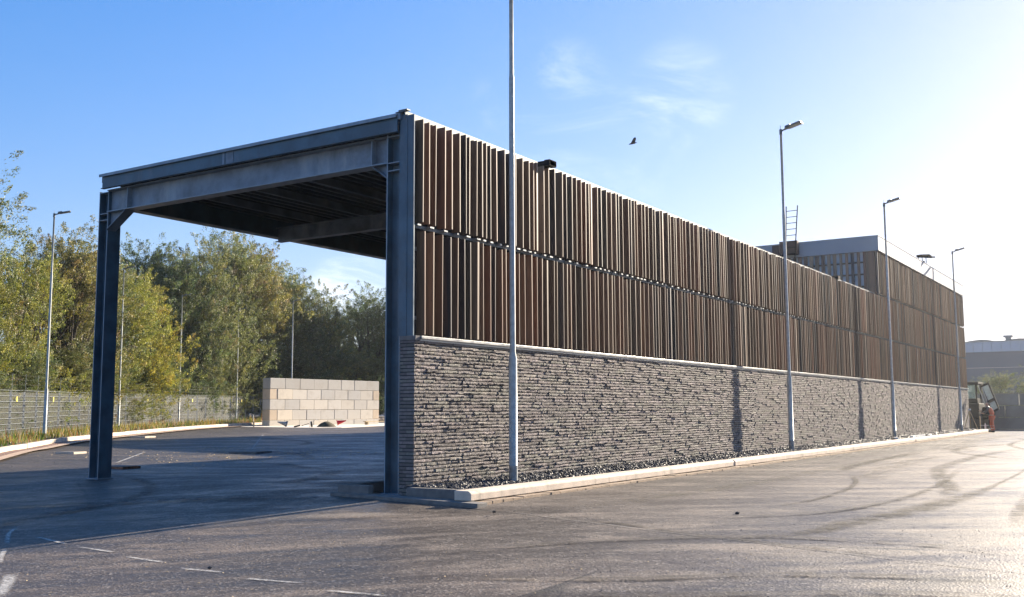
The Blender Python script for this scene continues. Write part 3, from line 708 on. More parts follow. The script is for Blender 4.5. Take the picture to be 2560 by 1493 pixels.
# fence
def fz(x, y): return gz(x, y)+.03
FN = thing('security_fence', (22.8, 38.2, gz(22.8, 38.2)+.05), 'long grey mesh security fence with tall wire-carrying posts along the grassy verge', 'fence')
fp = resample(fc, 1.75); H = 1.93
fp = [p for p in fp][:60]
mbp = None
for i, p in enumerate(fp):
    z = fz(p.x, p.y); big = (i % 1 == 0)
    mb = MB(); mb.box(p.x-.03, p.x+.03, p.y-.03, p.y+.03, z-.1, z+H+.03); mb.tube([(p.x+.05, p.y-.02, z+.1), (p.x+.05, p.y-.02, z+H+.75)], .008, 4)
    for k in range(8): mb.box(p.x+.03, p.x+.075, p.y-.05, p.y-.02, z+.25+k*.22, z+.29+k*.22)
    mb.build('fence_post', M['galv_dull'], FN)
mb = MB()
for a, b in zip(fp, fp[1:]):
    d = (b-a); nn = 30
    for k in range(nn):
        p = a+d*(k+.5)/nn; z = fz(p.x, p.y); w_ = .009; dd = d.normalized()*w_; mb.quad(Vector((p.x-dd.x, p.y-dd.y, z)), Vector((p.x+dd.x, p.y+dd.y, z)), Vector((p.x+dd.x, p.y+dd.y, z+H)), Vector((p.x-dd.x, p.y-dd.y, z+H)))
    za, zb = fz(a.x, a.y), fz(b.x, b.y)
    for k in range(27):
        h = H*k/26; mb.tube([(a.x, a.y, za+h), (b.x, b.y, zb+h)], .006, 3, cap=False)
mb.build('mesh_panel', M['mesh'], FN)
mb = MB()
for a, b in zip(fp, fp[1:]):
    za, zb = fz(a.x, a.y), fz(b.x, b.y)
    for k in range(9): mb.tube([(a.x+.03, a.y-.06, za+.22+k*.222), (b.x+.03, b.y-.06, zb+.22+k*.222)], .009, 4, cap=False)
mb.build('electric_wire', M['galv_dull'], FN)
mb = MB()
for a, b in zip(fp, fp[1:]):
    for k in range(4): mb.tube([(a.x+.05, a.y-.02, fz(a.x, a.y)+H+.12+k*.19), (b.x+.05, b.y-.02, fz(b.x, b.y)+H+.12+k*.19)], .003, 3, cap=False)
mb.build('top_wire', M['mesh'], FN)
for i in (12, 15, 21, 25, 30, 36):
    if i >= len(fp)-1: continue
    a, b = fp[i], fp[i+1]; p = a+(b-a)*.35; z = fz(p.x, p.y)+1.55; d = (b-a).normalized(); T = Matrix.Translation((p.x+.04, p.y-.08, z)) @ Matrix.Rotation(math.atan2(d.y, d.x), 4, 'Z')
    mb = MB(); mb.box(-.06, .06, -.004, .004, 0, .2, T=T); mb.build('warning_sign', M['yellow'], FN)
# grass / weeds along the verge (uncountable)
mb = MB(); rg = random.Random(21)
pal = [(.24, .21, .05), (.34, .26, .08), (.42, .29, .10), (.10, .14, .03), (.24, .13, .06), (.14, .17, .04)]
cum = resample(kc, .06)
nrm = off(cum, 1.0)
tn = lambda i: .5+.5*noise.noise(Vector((cum[i].x*.35, cum[i].y*.35, 3)))
for i in range(len(cum)):
    if cum[i].x < 13 or cum[i].x > 62: continue
    g = tn(i)
    for k in range(10):
        d = rg.uniform(.15, 3.4); p = cum[i]+(nrm[i]-cum[i])*d; x, y = p.x+rg.uniform(-.1, .1), p.y+rg.uniform(-.1, .1); z = vz(x, y)-.03
        tuft = .5+.5*noise.noise(Vector((x*.8, y*.8, 9)))
        h = rg.uniform(.16, .50)*(.30+1.9*g*tuft)
        if rg.random() < .08: h *= 1.8
        a = rg.random()*6.28; w_ = rg.uniform(.010, .022); dx, dy = math.cos(a)*w_, math.sin(a)*w_; lx, ly = rg.uniform(-.3, .3)*h, rg.uniform(-.3, .3)*h
        c = pal[min(5, int((noise.noise(Vector((x*.4, y*.4, 30)))*.5+.5)*5+rg.random()*1.6))]; c = tuple(q*rg.uniform(.6, 1.2) for q in c)
        mb.face([Vector((x-dx, y-dy, z)), Vector((x+dx, y+dy, z)), Vector((x+lx, y+ly, z+h))], c)
g_ = mb.build('verge_grass', M['leaf']); tag(g_, kind='stuff')

# ------------------------------------------------------------------ pale block wall, slab and bits
BX, BY, BZ = 48.6, 50.4, gz(48, 50.4)-.01
BW = thing('block_wall', (BX, BY, BZ), 'free-standing wall of large pale concrete blocks on a pale slab', 'wall')
rb = random.Random(4); zs = [0, .41, 1.11, 1.81, 2.51, 3.24]; bl = 1.4
for r_ in range(5):
    xq = 0; lens = [bl]*8 if r_ in (0, 2, 4) else [bl/2]+[bl]*7+[bl/2]
    for k, ln in enumerate(lens):
        t = rb.random(); c = (.46, .42, .355) if t < .4 else (.43, .40, .35) if t < .65 else (.50, .44, .35) if t < .8 else (.39, .37, .335)
        if ln < 1: c = (.45, .36, .26)
        if r_ == 4: c = (.38, .355, .31)
        gq = rb.uniform(.92, 1.08)*1.15; c = tuple(v*gq for v in c); mb = MB(); j = rb.uniform(-.012, .012)
        mb.box(BX+xq+.012, BX+xq+ln-.012, BY+j, BY+.7+j, BZ+zs[r_]+.008, BZ+zs[r_+1]-.008, c)
        mb.build('concrete_block', M['block'], BW, bevel=.02); xq += ln
mb = MB(); sp = [(46.0, 50.3), (46.4, 48.6), (46.7, 46.7), (47.4, 45.2), (49.6, 44.9), (56.9, 47.0), (66, 50.5), (62, 52.6), (48.4, 52.0)]
mb.prism([Vector((x, y, gz(x, y))) for x, y in sp], (0, 0, -.1), (0, 0, .03)); tag(mb.build('concrete_slab', M['slab']), kind='structure')
# measuring wheel
W = thing('measuring_wheel', (46.3, 49.4, gz(46, 49)+.03), 'black measuring wheel standing upright left of the block wall', 'measuring wheel')
z = W.location.z; mb = MB(); mb.ring((46.3, 49.4, z+.17), (.55, -.83, 0), .15, .028, 20); mb.tube([(46.22, 49.35, z+.17), (46.38, 49.45, z+.17)], .03, 8); mb.tube([(46.3, 49.4, z+.03), (46.3, 49.4, z+.31)], .012, 5); mb.tube([(46.2, 49.33, z+.17), (46.4, 49.47, z+.17)], .012, 5); mb.build('wheel', M['black'], W)
mb = MB(); mb.tube([(46.3, 49.4, z+.17), (46.26, 49.45, z+.82)], .016, 6); mb.build('pole', M['white'], W)
mb = MB(); mb.tube([(46.2, 49.38, z+.84), (46.33, 49.5, z+.80)], .03, 6); mb.build('handle', M['black'], W)
# toppled hoop with rod
W = thing('hose_reel', (47.9, 45.9, gz(48, 46)+.03), 'round black hose reel lying with its rod on the edge of the slab', 'hose reel')
z = W.location.z; mb = MB(); mb.ring((47.9, 45.9, z+.20), (.75, -.66, .1), .14, .055, 20, 8); mb.build('reel', M['black'], W)
mb = MB(); mb.tube([(47.82, 45.98, z+.02), (47.82, 45.92, z+.38)], .025, 6); mb.tube([(47.9, 45.8, z+.38), (47.9, 45.5, z+.52), (48.0, 45.4, z+.42)], .015, 5); mb.build('spindle', M['white'], W)
mb = MB(); mb.tube([(47.6, 46.5, z+.10), (47.8, 46.05, z+.25)], .02, 5); mb.tube([(47.35, 46.9, z+.04), (47.55, 46.55, z+.13)], .05, 6); mb.build('rod', M['black'], W)
mb = MB(); c0 = Vector((49.9, 46.5, gz(50, 46.5)+.03)); rr = random.Random(2)  # sand heap; its shade is put into the dark soil colour
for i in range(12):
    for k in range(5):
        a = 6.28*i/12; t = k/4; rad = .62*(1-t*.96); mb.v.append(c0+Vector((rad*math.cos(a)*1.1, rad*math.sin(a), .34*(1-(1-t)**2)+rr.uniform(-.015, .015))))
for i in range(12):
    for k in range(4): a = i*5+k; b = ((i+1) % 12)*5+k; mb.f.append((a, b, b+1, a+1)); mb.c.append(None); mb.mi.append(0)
tag(mb.build('shaded_heap', M['soil'], smooth=True, org=c0), 'small sand heap with shade in its dark colour, on the slab between reel and red cone', 'heap')
def cone(loc, mat, label, ang):
    T = Matrix.Translation(loc) @ Matrix.Rotation(ang, 4, 'Z') @ Matrix.Rotation(R(76), 4, 'Y')
    o = thing('traffic_cone', loc, label, 'traffic cone')
    mb = MB(); pts = [T @ Vector((0, 0, q)) for q in (.03, .3, .62)]; mb.tube(pts, [.16, .10, .03], 14); mb.build('cone_body', mat, o)
    mb = MB(); mb.box(-.2, .2, -.2, .2, 0, .03, T=T); mb.build('cone_base', mat, o)
cone((51.9, 47.4, gz(52, 47)+.25), M['red'], 'red traffic cone lying on its side in front of the block wall', R(-45))
cone((48.1, 48.3, gz(48, 48)+.2), M['galv_dull'], 'grey cone lying on its side near the left end of the block wall', R(150))
mb = MB(); z = gz(60, 50)+.25; mb.box(56.6, 60.5, 48.9, 49.2, z-.03, z+.02); mb.box(56.8, 56.9, 48.9, 49.2, z-.25, z-.031); mb.box(60, 60.1, 48.9, 49.2, z-.25, z-.031)
tag(mb.build('plank', M['timber'], org=(57, 49, z-.3)), 'pale plank on low supports right of the block wall', 'plank')
def cover(x, y, sx, sy, rot, lb, mat):
    z = gz(x, y); T = Matrix.Translation((x, y, z)) @ Matrix.Rotation(rot, 4, 'Z'); o = thing('manhole_frame', (x, y, z), lb, 'manhole', 'raised manhole frames in the yard')
    mb = MB(); mb.box(-sx, sx, -sy, sy, -.02, .055, T=T); mb.build('frame', mat, o, bevel=.008)
    mb = MB(); mb.box(-sx*.85, sx*.85, -sy*.85, sy*.85, .056, .064, T=T); mb.build('cover', M['dark_concrete'], o)
cover(16.15, 21.85, .28, .38, .1, 'rusty raised manhole frame just right of the left canopy column', M['rust'])
cover(19.6, 29.0, .3, .35, .3, 'raised manhole frame left of the left canopy column', M['concrete'])
cover(30.0, 39.1, .4, .4, .3, 'far raised manhole frame near the left kerb', M['concrete'])
cover(23.4, 25.1, .5, .5, .3, 'raised manhole frame in the shaded middle of the yard', M['dark_concrete'])

# ------------------------------------------------------------------ trees
def vrand(r, s=1): return Vector((r.uniform(-s, s), r.uniform(-s, s), r.uniform(-s, s)))
def crown_mesh(name, seed, Hh, W_, nspray=520, leaves=52, low=.10):
    r = random.Random(seed); mb = MB(); cl = []
    for i in range(26):                              # clump centres inside a tall egg
        t = r.uniform(low, .95); rad = W_*(.45+.55*math.sin(math.pi*min(1, t*1.02)**.8))*math.sqrt(r.random())
        a = r.random()*6.28; cl.append((Vector((math.cos(a)*rad, math.sin(a)*rad, Hh*t)), r.uniform(.75, 1.25)))
    cl.append((Vector((0, 0, Hh*.93)), 1)); cl.append((Vector((.2*W_, .1*W_, Hh*.84)), 1))
    for i in range(nspray):
        c, tone = r.choice(cl); s_ = Hh*.085*(1.15-c.z/Hh*.35); p = c+Vector((r.gauss(0, s_), r.gauss(0, s_), r.gauss(0, s_*1.1)))
        if p.z < .4: p.z = .4+r.random()
        outw = Vector((p.x, p.y, 0)); outw = outw.normalized() if outw.length > .1 else Vector((0, 0, 0))
        d = (Vector((0, 0, 1.0))*r.uniform(.3, 1.3)+outw*r.uniform(.1, .9)+vrand(r, .45)).normalized()
        L_ = Hh*r.uniform(.045, .10); droop = r.uniform(0, .35); tn_ = tone*r.uniform(.75, 1.25)
        hue = r.random()
        base = (.165, .175, .062) if hue < .45 else (.12, .145, .066) if hue < .78 else (.21, .195, .062) if hue < .94 else (.19, .15, .09)
        for k in range(leaves):
            t = r.random()**.8; q = p+d*L_*t+Vector((0, 0, -droop*L_*t*t))+vrand(r, .5)*L_*.62*(1.05-t*.8)
            u = (d+vrand(r, .9)).normalized(); v = u.cross(vrand(r, 1)).normalized(); ln = r.uniform(.034, .072); w_ = ln*r.uniform(.22, .38)
            g = tn_*r.uniform(.5, 1.6); c3 = (base[0]*g, base[1]*g, base[2]*g)
            if r.random() < .09: c3 = (.42*g, .40*g, .30*g)
            mb.quad(q-u*ln, q+v*w_, q+u*ln, q-v*w_, c3)
    ob = mb.build(name, M['leaf']); me = ob.data; bpy.data.objects.remove(ob); return me, cl
def wood_mesh(name, seed, Hh, W_, cl, stems=3):
    r = random.Random(seed); mb = MB()
    for s_ in range(stems):
        b = Vector((r.uniform(-.5, .5), r.uniform(-.5, .5), -.2)) if stems > 1 else Vector((0, 0, -.2)); top = Vector((r.uniform(-.4, .4)*W_, r.uniform(-.4, .4)*W_, Hh*r.uniform(.8, .92))); pts = []
        for k in range(9):
            t = k/8; pts.append(b.lerp(top, t)+Vector((math.sin(t*5+seed), math.cos(t*4+s_), 0))*.14*Hh/10)
        mb.tube(pts, [Hh*.0135*(1-.9*k/8)+.01 for k in range(9)], 7)
        for c, _ in cl[s_::stems]:
            k = max(1, min(7, int(8*max(.08, (c.z/Hh-.22))))); a = pts[k]; m = a.lerp(c, .5)+vrand(r, .3)+Vector((0, 0, -.2))
            mb.tube([a, m, c, c+(c-m)*.5], [Hh*.0055, Hh*.004, Hh*.002, .006], 5)
            for _j in range(3):
                e = c+vrand(r, 1)*Hh*.07+Vector((0, 0, .3)); mb.tube([m, (m+e)/2+vrand(r, .15), e], [.02, .014, .006], 4)
    ob = mb.build(name, M['bark']); me = ob.data; bpy.data.objects.remove(ob); return me
protos = []
for i, (Hh, W_, ns, lv) in enumerate(((10, 2.1, 1150, 90), (10, 2.9, 1300, 88), (10, 1.7, 950, 90), (10, 3.4, 1400, 84), (10, 2.4, 720, 80))):
    cm, cl_ = crown_mesh('crown_mesh', 100+i, Hh, W_, ns, lv, .08 if i != 4 else .2); protos.append((cm, wood_mesh('trunk_mesh', 50+i, Hh, W_, cl_, 3 if i != 3 else 2)))
def tree(az, d, ztop, p, wscale, colr, label, group='trees beyond the fence', name='willow_tree', rot=None):
    a = R(az); x, y = d*math.cos(a), d*math.sin(a); z = vz(x, y) if y < 90 else 1.2; s = (ztop-z)/10.6
    o = thing(name, (x, y, z), label, 'tree', group)
    for nm, me in (('crown', protos[p][0]), ('trunk', protos[p][1])):
        c = bpy.data.objects.new(nm, me); COL.objects.link(c); c.parent = o; c.color = (*colr, 1) if nm == 'crown' else (1, 1, 1, 1)
    o.scale = (s*wscale, s*wscale, s); o.rotation_euler.z = rot if rot is not None else random.random()*6.28
YG, OL, DG, GR, BR = (1.25, 1.2, .75), (.98, .98, 1.0), (.62, .74, .8), (.85, .95, 1.15), (1.05, .92, .9)
def dmin(az):                                     # just beyond the fence in that direction
    q = [(38, 100), (42, 96), (46.5, 95), (51, 77), (55, 63), (60, 49), (64, 44)]
    for (a0, d0), (a1, d1) in zip(q, q[1:]):
        if a0 <= az <= a1: return d0+(d1-d0)*(az-a0)/(a1-a0)
    return 45
def T(az, d, te, p, ws, c, lb):
    d = max(d, dmin(az)+1.5); tree(az, d, 1.4+te*d, p, ws, c, lb)
T(61.5, 50, .222, 4, 1.05, OL, 'tall loose tree rising against the sky at the left edge of the picture')
T(61.6, 50, .15, 1, 1.0, YG, 'yellow-green tree cut by the left picture edge, behind the fence')
T(58.4, 54, .147, 1, .95, YG, 'yellow-green bushy tree just left of the nearest fence lamp post')
T(56.6, 57, .160, 0, 1.1, BR, 'tall olive-brown tree directly right of the nearest fence lamp post')
T(55.4, 64, .150, 4, 1.2, GR, 'grey-green loose tree just left of the left canopy column')
T(56.9, 66, .128, 1, 1.2, OL, 'olive tree filling the gap behind the olive-brown one left of the column')
T(54.3, 62, .135, 0, 1.0, YG, 'yellow-green tree hidden mostly by the left canopy column')
T(53.0, 66, .125, 1, .92, (1.6, 1.4, .7), 'bright yellow rounded tree right of the left canopy column')
T(52.7, 84, .154, 0, 1.1, DG, 'dark green pointed tree behind the bright yellow one')
T(51.3, 82, .143, 1, 1.0, DG, 'dark bushy tree behind the lamp post midway to the block wall')
T(50.6, 84, .138, 3, .75, GR, 'grey-green round tree above the midway lamp post')
T(49.7, 80, .158, 1, .85, OL, 'broad olive tree left of the tallest pointed tree')
T(48.6, 82, .1655, 2, .95, OL, 'tallest pointed tree under the canopy opening')
T(47.4, 84, .158, 0, 1.05, BR, 'pale brown feathery tree right of the tallest pointed tree')
T(49.5, 70, .100, 3, .9, OL, 'lower rounded olive tree in front of the tallest ones')
T(47.6, 76, .112, 1, 1.0, DG, 'dark mid-height tree left of the lamp post over the block wall')
T(46.0, 90, .135, 2, 1.2, GR, 'slim grey-green tree above the left end of the block wall')
T(45.1, 92, .131, 0, 1.0, GR, 'grey-green tree behind the lamp post over the block wall')
T(43.4, 96, .121, 4, 1.0, OL, 'thin-topped tree above the middle of the block wall')
T(44.3, 94, .095, 1, 1.1, DG, 'dark low tree behind the left part of the block wall')
T(42.6, 94, .092, 3, .85, (1.3, 1.2, .85), 'rounded sunlit tree above the right part of the block wall')
T(40.7, 98, .119, 1, 1.0, DG, 'dark tree between the block wall and the right canopy column')
T(39.0, 98, .113, 0, 1.2, DG, 'dark tree partly behind the right canopy column')
T(41.6, 106, .105, 1, 1.2, GR, 'grey-green tree set farther back above the right end of the block wall')
# shrubs of the understorey
rs = random.Random(17); az = 62.5; k = 0
words = ['near the left picture edge', 'behind the nearest fence lamp post', 'left of the left canopy column', 'behind the left canopy column', 'right of the left canopy column', 'behind the midway lamp post', 'behind the fourth fence lamp post', 'left of the block wall', 'above the block wall', 'behind the right canopy column']
while az > 38.5:
    t = (62.5-az)/24; d = dmin(az)+rs.uniform(0, 3)
    tree(az, d, 1.4+rs.uniform(.030, .066)*d, rs.choice((1, 3, 0)), 2.0, rs.choice((DG, OL, DG, GR, YG if az > 52 else DG)), '%s understorey shrub %s' % (rs.choice(('low dense', 'bushy', 'leafy')), words[min(9, int(t*10))]), 'shrubs below the trees', 'shrub')
    bpy.context.scene.objects[-1]; az -= 1.15; k += 1

# ------------------------------------------------------------------ right far end
RW = thing('retaining_wall', (76.5, 4, 0), 'dark concrete panel wall closing the far right end of the yard', 'wall')
rq = random.Random(9)
for k in range(3):
    y = -14 - k*.9
    while y < 15:
        y2 = y+2.7; mb = MB(); dx = rq.uniform(-.01, .01); mb.box(76.5+dx*3, 76.9, y+.03, y2-.03, k*.80+.02, (k+1)*.80-.02); mb.build('wall_panel', M['rwall'], RW, bevel=.01); y = y2
mb = MB(); mb.box(76.45, 76.95, -14, 14.5, 2.402, 2.45); mb.build('coping', M['dark_concrete'], RW)
WH = thing('warehouse', (130, 0, 0), 'large grey metal warehouse with pale blue-grey upper band behind the yard', 'building')
mb = MB(); mb.box(130, 190, -80, 60, 0, 7.98); mb.build('wall', M['ware'], WH)
mb = MB()
y = -80
while y < 60: mb.box(129.86, 129.999, y, y+.9, 7.98, 9.15); y += 1.0
mb.box(130, 190, -80, 60, 7.985, 9.15); mb.build('upper_band', M['ware_top'], WH)
mb = MB(); mb.box(129.75, 190, -80, 60, 9.155, 9.22)
for z in (6.1, 3.4): mb.box(129.95, 129.998, -80, 60, z, z+.06)
mb.build('capping', M['flash'], WH)
mb = MB(); y = -80.0
while y < 60:
    mb.prism([Vector((0, y, 9.221)), Vector((0, y+.9, 9.40)), Vector((0, y+1.7, 9.44)), Vector((0, y+2.6, 9.36)), Vector((0, y+3.4, 9.221))], (130.2, 0, 0), (189, 0, 0)); y += 4.2
mb.build('roof', M['lamp_body'], WH)
mb = MB(); mb.box(132, 132.6, 15.15, 15.75, 9.3, 9.75); mb.box(131.8, 132.8, 14.95, 15.95, 9.751, 9.95); mb.build('roof_cowl', M['galv_dull'], WH)
for (x, y, h, s, lb) in ((84, 10.6, 3.9, 1.4, 'pale round bush above the dark concrete wall, behind the tilted cab door'), (86, 7.8, 4.8, 1.0, 'taller bush above the dark concrete wall at the right picture edge'), (85, 12.3, 3.3, 1.3, 'small bush just above the excavator cab roof')):
    o = thing('bush', (x, y, 0), lb, 'bush', 'bushes behind the concrete wall')
    for nm, me in (('crown', protos[3][0]), ('trunk', protos[3][1])):
        c = bpy.data.objects.new(nm, me); COL.objects.link(c); c.parent = o; c.color = (.75, .8, .95, 1)
    o.scale = (h/10.4*s, h/10.4*s, h/10.4)
# excavator seen past the end of the building
EX = thing('excavator', (72.5, 11, 0), 'dark wheeled excavator with its cab door swung open at the end of the building', 'excavator')
mb = MB(); mb.box(71.2, 76, 10.25, 13.2, .75, 1.75); mb.box(72.6, 76, 9.95, 13.2, .9, 1.5); mb.build('body', M['machine'], EX, bevel=.06)
cabm = MB()
for (xa, ya) in ((71.4, 10.35), (71.4, 11.6), (73.2, 10.35), (73.2, 11.6)): cabm.box(xa, xa+.1, ya, ya+.1, 1.751, 2.95)
cabm.box(71.4, 73.3, 10.95, 11.05, 1.751, 2.95); cabm.box(71.3, 73.4, 10.25, 11.8, 2.951, 3.12); cabm.box(71.8, 72.3, 10.7, 11.3, 1.76, 2.5); cabm.box(71.405, 73.25, 10.4, 11.6, 1.752, 2.05); cab = cabm.build('cab', M['machine'], EX, bevel=.03)
mb = MB(); mb.box(71.43, 71.445, 10.46, 10.94, 2.06, 2.9); mb.box(71.43, 71.445, 11.06, 11.58, 2.06, 2.9); q = mb.build('window', M['glass'], None); q.parent = cab
for v in q.data.vertices: v.co -= Vector((72.5, 11, 0))
for (x, y) in ((71.9, 10.45), (75.0, 10.45), (71.9, 12.7), (75.0, 12.7)):
    mb = MB(); mb.tube([(x, y-.22, .55), (x, y-.2, .55), (x, y+.2, .55), (x, y+.22, .55)], [.42, .55, .55, .42], 22); tyre = mb.build('wheel', M['black'], EX, smooth=False)
    mb = MB(); mb.tube([(x, y-.235, .55), (x, y+.235, .55)], .26, 14); q = mb.build('hub', M['machine'], None); q.parent = tyre
    for v in q.data.vertices: v.co -= Vector((72.5, 11, 0))
mb = MB(); mb.box(71.15, 71.35, 9.75, 10.2, .30, .36); mb.box(71.15, 71.35, 9.8, 10.2, .05, .12); mb.build('step', M['flash'], EX)
# tilted door: corner points in the plane X = 71
a, b, c, d = Vector((71, 10.08, 2.86)), Vector((71, 9.58, 3.08)), Vector((71, 9.02, 1.36)), Vector((71, 9.48, 1.10))
def q2(u, v): return (a.lerp(b, u)).lerp(d.lerp(c, u), v)
def frame_piece(mb, u0, u1, v0, v1, t=.05): mb.prism([q2(u0, v0), q2(u1, v0), q2(u1, v1), q2(u0, v1)], (-t, 0, 0), (t, 0, 0))
mb = MB()
for u0, u1, v0, v1 in ((0, .16, 0, 1), (.84, 1, 0, 1), (.16, .84, 0, .07), (.16, .84, .56, .66), (.16, .84, .93, 1)): frame_piece(mb, u0, u1, v0, v1)
dr = mb.build('door', M['machine'], EX)
for v0, v1 in ((.07, .56), (.66, .93)):
    mb = MB(); frame_piece(mb, .16, .84, v0, v1, .006); q = mb.build('pane', M['pane'], None); q.parent = dr
    for v in q.data.vertices: v.co -= Vector((72.5, 11, 0))
mb = MB(); mb.tube([(70.93, 10.2, 2.9), (70.93, 9.72, 1.2)], .035, 6); mb.tube([(70.93, 9.98, 2.75), (70.93, 9.72, 1.85)], .03, 6); mb.build('door_stay', M['flash'], EX)
# tripod, stake, bottle, offcuts
TP = thing('tripod', (66.9, 10.15, .12), 'yellowish wooden surveying tripod standing on the gravel by the far wall end', 'tripod')
hd = Vector((66.9, 10.18, 1.32))
for (x, y) in ((66.7, 10.5), (66.8, 9.72), (67.2, 10.2)):
    mb = MB(); mb.tube([hd, (x, y, .10)], [.03, .02], 6); mb.build('leg', M['timber'], TP)
mb = MB(); mb.tube([(66.9, 10.18, 1.30), (66.9, 10.18, 1.40)], .09, 10); mb.build('head', M['white'], TP)
mb = MB(); mb.box(67.1, 67.15, 9.62, 9.67, .1, .95); tag(mb.build('stake', M['timber'], org=(67.1, 9.6, .1)), 'upright wooden stake beside the surveying tripod', 'stake')
mb = MB(); mb.tube([(67.3, 9.4, .19), (67.3, 9.4, .42), (67.3, 9.4, .48), (67.3, 9.4, .54)], [.05, .05, .025, .02], 10); tag(mb.build('bottle', M['white'], org=(67.3, 9.4, .19)), 'pale bottle standing near the end of the kerb', 'bottle')
for i, (x, y, l, a_) in enumerate(((47.4, 9.55, .5, .1), (49.0, 9.6, .8, -.05), (50.6, 9.45, .7, .15), (44.6, 9.7, .35, .4))):
    mb = MB(); Tm = Matrix.Translation((x, y, .16)) @ Matrix.Rotation(a_, 4, 'Z'); mb.box(-l, l, -.06, .06, 0, .07, T=Tm)
    tag(mb.build('offcut', M['white'], org=(x, y, .16)), ('white offcut on the gravel, second from the right of the row', 'longest white offcut on the gravel by the third lamp post', 'rightmost white offcut lying on the gravel', 'small white offcut on the gravel just left of the third lamp post')[i], 'offcut', 'white offcuts on the gravel')
# bird
BD = thing('bird', (40, 19.27, 13.15), 'black bird flying in the blue sky above the timber wall', 'bird')
r0 = Vector((.42, -.9, 0)); u0 = Vector((0, 0, 1)); k = Vector((.9, .42, 0)); O = Vector((40, 19.27, 13.15))
mb = MB(); mb.tube([O-r0*.19-u0*.045, O-r0*.12-u0*.02, O-r0*.02, O+r0*.08+u0*.01, O+r0*.14+u0*.035, O+r0*.19+u0*.03], [.004, .03, .042, .03, .02, .003], 10); mb.build('body', M['bird'], BD)
for sgn, hh in ((1, 1), (-1, .92)):
    mb = MB(); P = [O-r0*.10+k*.02*sgn, O+r0*.03+u0*.24*hh+k*.05*sgn, O+r0*.11+u0*.29*hh+k*.07*sgn, O+r0*.15+u0*.22*hh+k*.06*sgn, O+r0*.09+u0*.02+k*.02*sgn]; mb.prism(P, k*-.004, k*.004); mb.build('wing', M['bird'], BD)

# ------------------------------------------------------------------ worker
def skin(name, verts, edges, radii, mat, parent, root=0, sub=1):
    me = bpy.data.meshes.new(name); me.from_pydata([tuple(v) for v in verts], edges, []); me.materials.append(mat)
    ob = bpy.data.objects.new(name, me); COL.objects.link(ob); ob.parent = parent
    ob.modifiers.new('skin', 'SKIN')
    for i, r_ in enumerate(radii): me.skin_vertices[0].data[i].radius = (r_, r_); me.skin_vertices[0].data[i].use_root = (i == root)
    s_ = ob.modifiers.new('sub', 'SUBSURF'); s_.levels = s_.render_levels = sub
    for p in me.polygons: p.use_smooth = True
    return ob
PX, PY = 66.6, 8.92
PS = thing('person', (PX, PY, 0), 'worker in orange high-visibility clothes leaning towards the open cab door', 'person')
# local frame: he faces +Y (to the left in the picture), leaning forward
V = [(0,.02,.92),(0,.06,1.12),(0,.14,1.32),(0,.19,1.46),(0,.21,1.54),(0,.23,1.66),(0,.22,1.76),   # spine/neck/head 0-6
     (-.10,.0,.90),(-.13,-.02,.50),(-.13,-.10,.09),(-.13,.06,.04),                                   # left leg 7-10
     (.10,.0,.90),(.14,.08,.50),(.14,.02,.09),(.14,.18,.04),                                         # right leg 11-14
     (-.19,.16,1.40),(-.24,.30,1.18),(-.20,.52,1.24),(-.19,.60,1.27),                                # left arm 15-18
     (.19,.16,1.40),(.24,.26,1.14),(.20,.46,1.10),(.19,.54,1.12)]                                    # right arm 19-22
Ed = [(0,1),(1,2),(2,3),(3,4),(4,5),(5,6),(0,7),(7,8),(8,9),(9,10),(0,11),(11,12),(12,13),(13,14),(3,15),(15,16),(16,17),(17,18),(3,19),(19,20),(20,21),(21,22)]
Rd = [.14,.13,.15,.12,.055,.095,.08,.10,.07,.05,.045,.10,.07,.05,.045,.065,.05,.036,.03,.065,.05,.036,.03]
for base in (18, 22):
    hx, hy, hz = V[base]
    for f_, (dx, dz, l) in enumerate(((-.028, .02, .075), (-.012, .028, .085), (.008, .027, .08), (.026, .018, .065), (.035 if base == 18 else -.035, -.012, .05))):
        n0 = len(V); V += [(hx+dx, hy+l*.5, hz+dz), (hx+dx*1.1, hy+l, hz+dz-.012)]; Ed += [(base, n0), (n0, n0+1)]; Rd += [.010, .008]
skin('body', V, Ed, Rd, M['skin'], PS, sub=2)
V2 = [(0,.02,.95),(-.10,.0,.88),(-.135,-.02,.50),(-.13,-.10,.12),(.10,.0,.88),(.145,.08,.50),(.14,.02,.12)]
tr = skin('trousers', V2, [(0,1),(1,2),(2,3),(0,4),(4,5),(5,6)], [.16,.125,.10,.085,.125,.10,.085], M['orange'], PS, sub=2)
V3 = [(0,.03,1.0),(0,.07,1.14),(0,.15,1.34),(0,.20,1.48),(-.20,.17,1.41),(-.25,.31,1.18),(-.20,.50,1.23),(.20,.17,1.41),(.25,.27,1.14),(.20,.44,1.10)]
jk = skin('jacket', V3, [(0,1),(1,2),(2,3),(3,4),(4,5),(5,6),(3,7),(7,8),(8,9)], [.165,.165,.18,.09,.085,.07,.05,.085,.07,.05], M['navy'], PS, sub=2)
V4 = [(0,-.01,.98),(0,.02,1.14),(0,.10,1.34),(0,.14,1.46)]
skin('vest', V4, [(0,1),(1,2),(2,3)], [.175,.175,.19,.11], M['orange'], PS, sub=2)
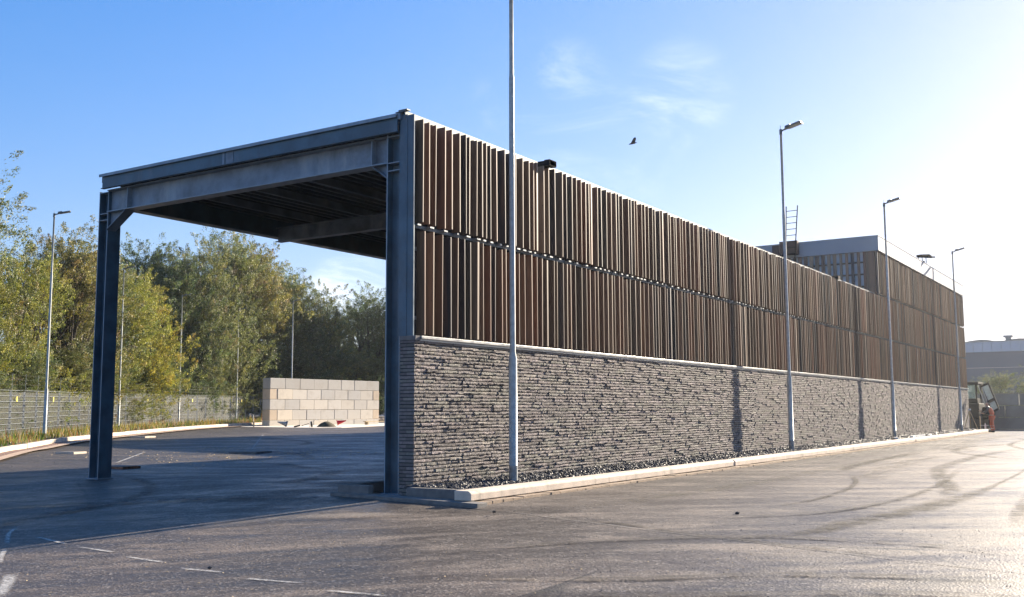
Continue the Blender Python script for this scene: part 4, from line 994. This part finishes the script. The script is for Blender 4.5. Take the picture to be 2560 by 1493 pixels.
def ringp(c, r_, parent):
    mb = MB(); mb.tube([Vector(c)+Vector((0, 0, -.025)), Vector(c)+Vector((0, 0, .025))], r_, 16, cap=False); o = mb.build('reflective_band', M['reflect'], None); o.parent = parent
for c, r_ in (((-.132, -.045, .38), .088), ((.142, .06, .38), .088), ((-.13, -.07, .24), .084), ((.14, .045, .24), .084)): ringp(c, r_, tr)
mb = MB()
for k in range(6):
    t = k/5; mb.tube([(0, .22, 1.72+.11*math.sin(t*1.5)), (0, .22, 1.721+.11*math.sin(t*1.5))], .115*math.cos(t*1.45)+.004, 16)
mb.tube([(0, .24, 1.71), (0, .24, 1.722)], .135, 16); h_ = mb.build('hard_hat', M['hat'], None); h_.parent = PS
mb = MB()
for x in (-.035, .035): mb.tube([(x, .315, 1.665), (x, .325, 1.665)], .012, 8)
mb.tube([(0, .31, 1.635), (0, .345, 1.63)], .016, 6); mb.tube([(-.03, .31, 1.60), (.03, .31, 1.60)], .008, 6)
f_ = mb.build('face', M['skin'], None); f_.parent = PS
for dx, dy in ((-.13, -.02), (.14, .1)):
    mb = MB(); mb.tube([(dx, dy-.12, .05), (dx, dy, .06), (dx, dy+.15, .035)], [.05, .055, .035], 10); b_ = mb.build('boot', M['black'], None); b_.parent = PS

# ------------------------------------------------------------------ air
me = bpy.data.meshes.new('haze'); x0, x1, y0, y1, z0, z1 = -25, 200, -90, 130, -3.0, 26
me.from_pydata([(x, y, z) for x in (x0, x1) for y in (y0, y1) for z in (z0, z1)], [], [(0,1,3,2),(4,6,7,5),(0,4,5,1),(2,3,7,6),(0,2,6,4),(1,5,7,3)])
hm = bpy.data.materials.new('haze'); hm.use_nodes = True; hn = hm.node_tree; hn.nodes.clear()
ho = hn.nodes.new('ShaderNodeOutputMaterial'); pv = hn.nodes.new('ShaderNodeVolumePrincipled'); pv.inputs['Color'].default_value = (.93, .96, 1, 1)
pv.inputs['Density'].default_value = .00022; pv.inputs['Anisotropy'].default_value = .6; hn.links.new(pv.outputs[0], ho.inputs['Volume'])
me.materials.append(hm); ho_ = bpy.data.objects.new('haze', me); COL.objects.link(ho_); ho_['kind'] = 'stuff'
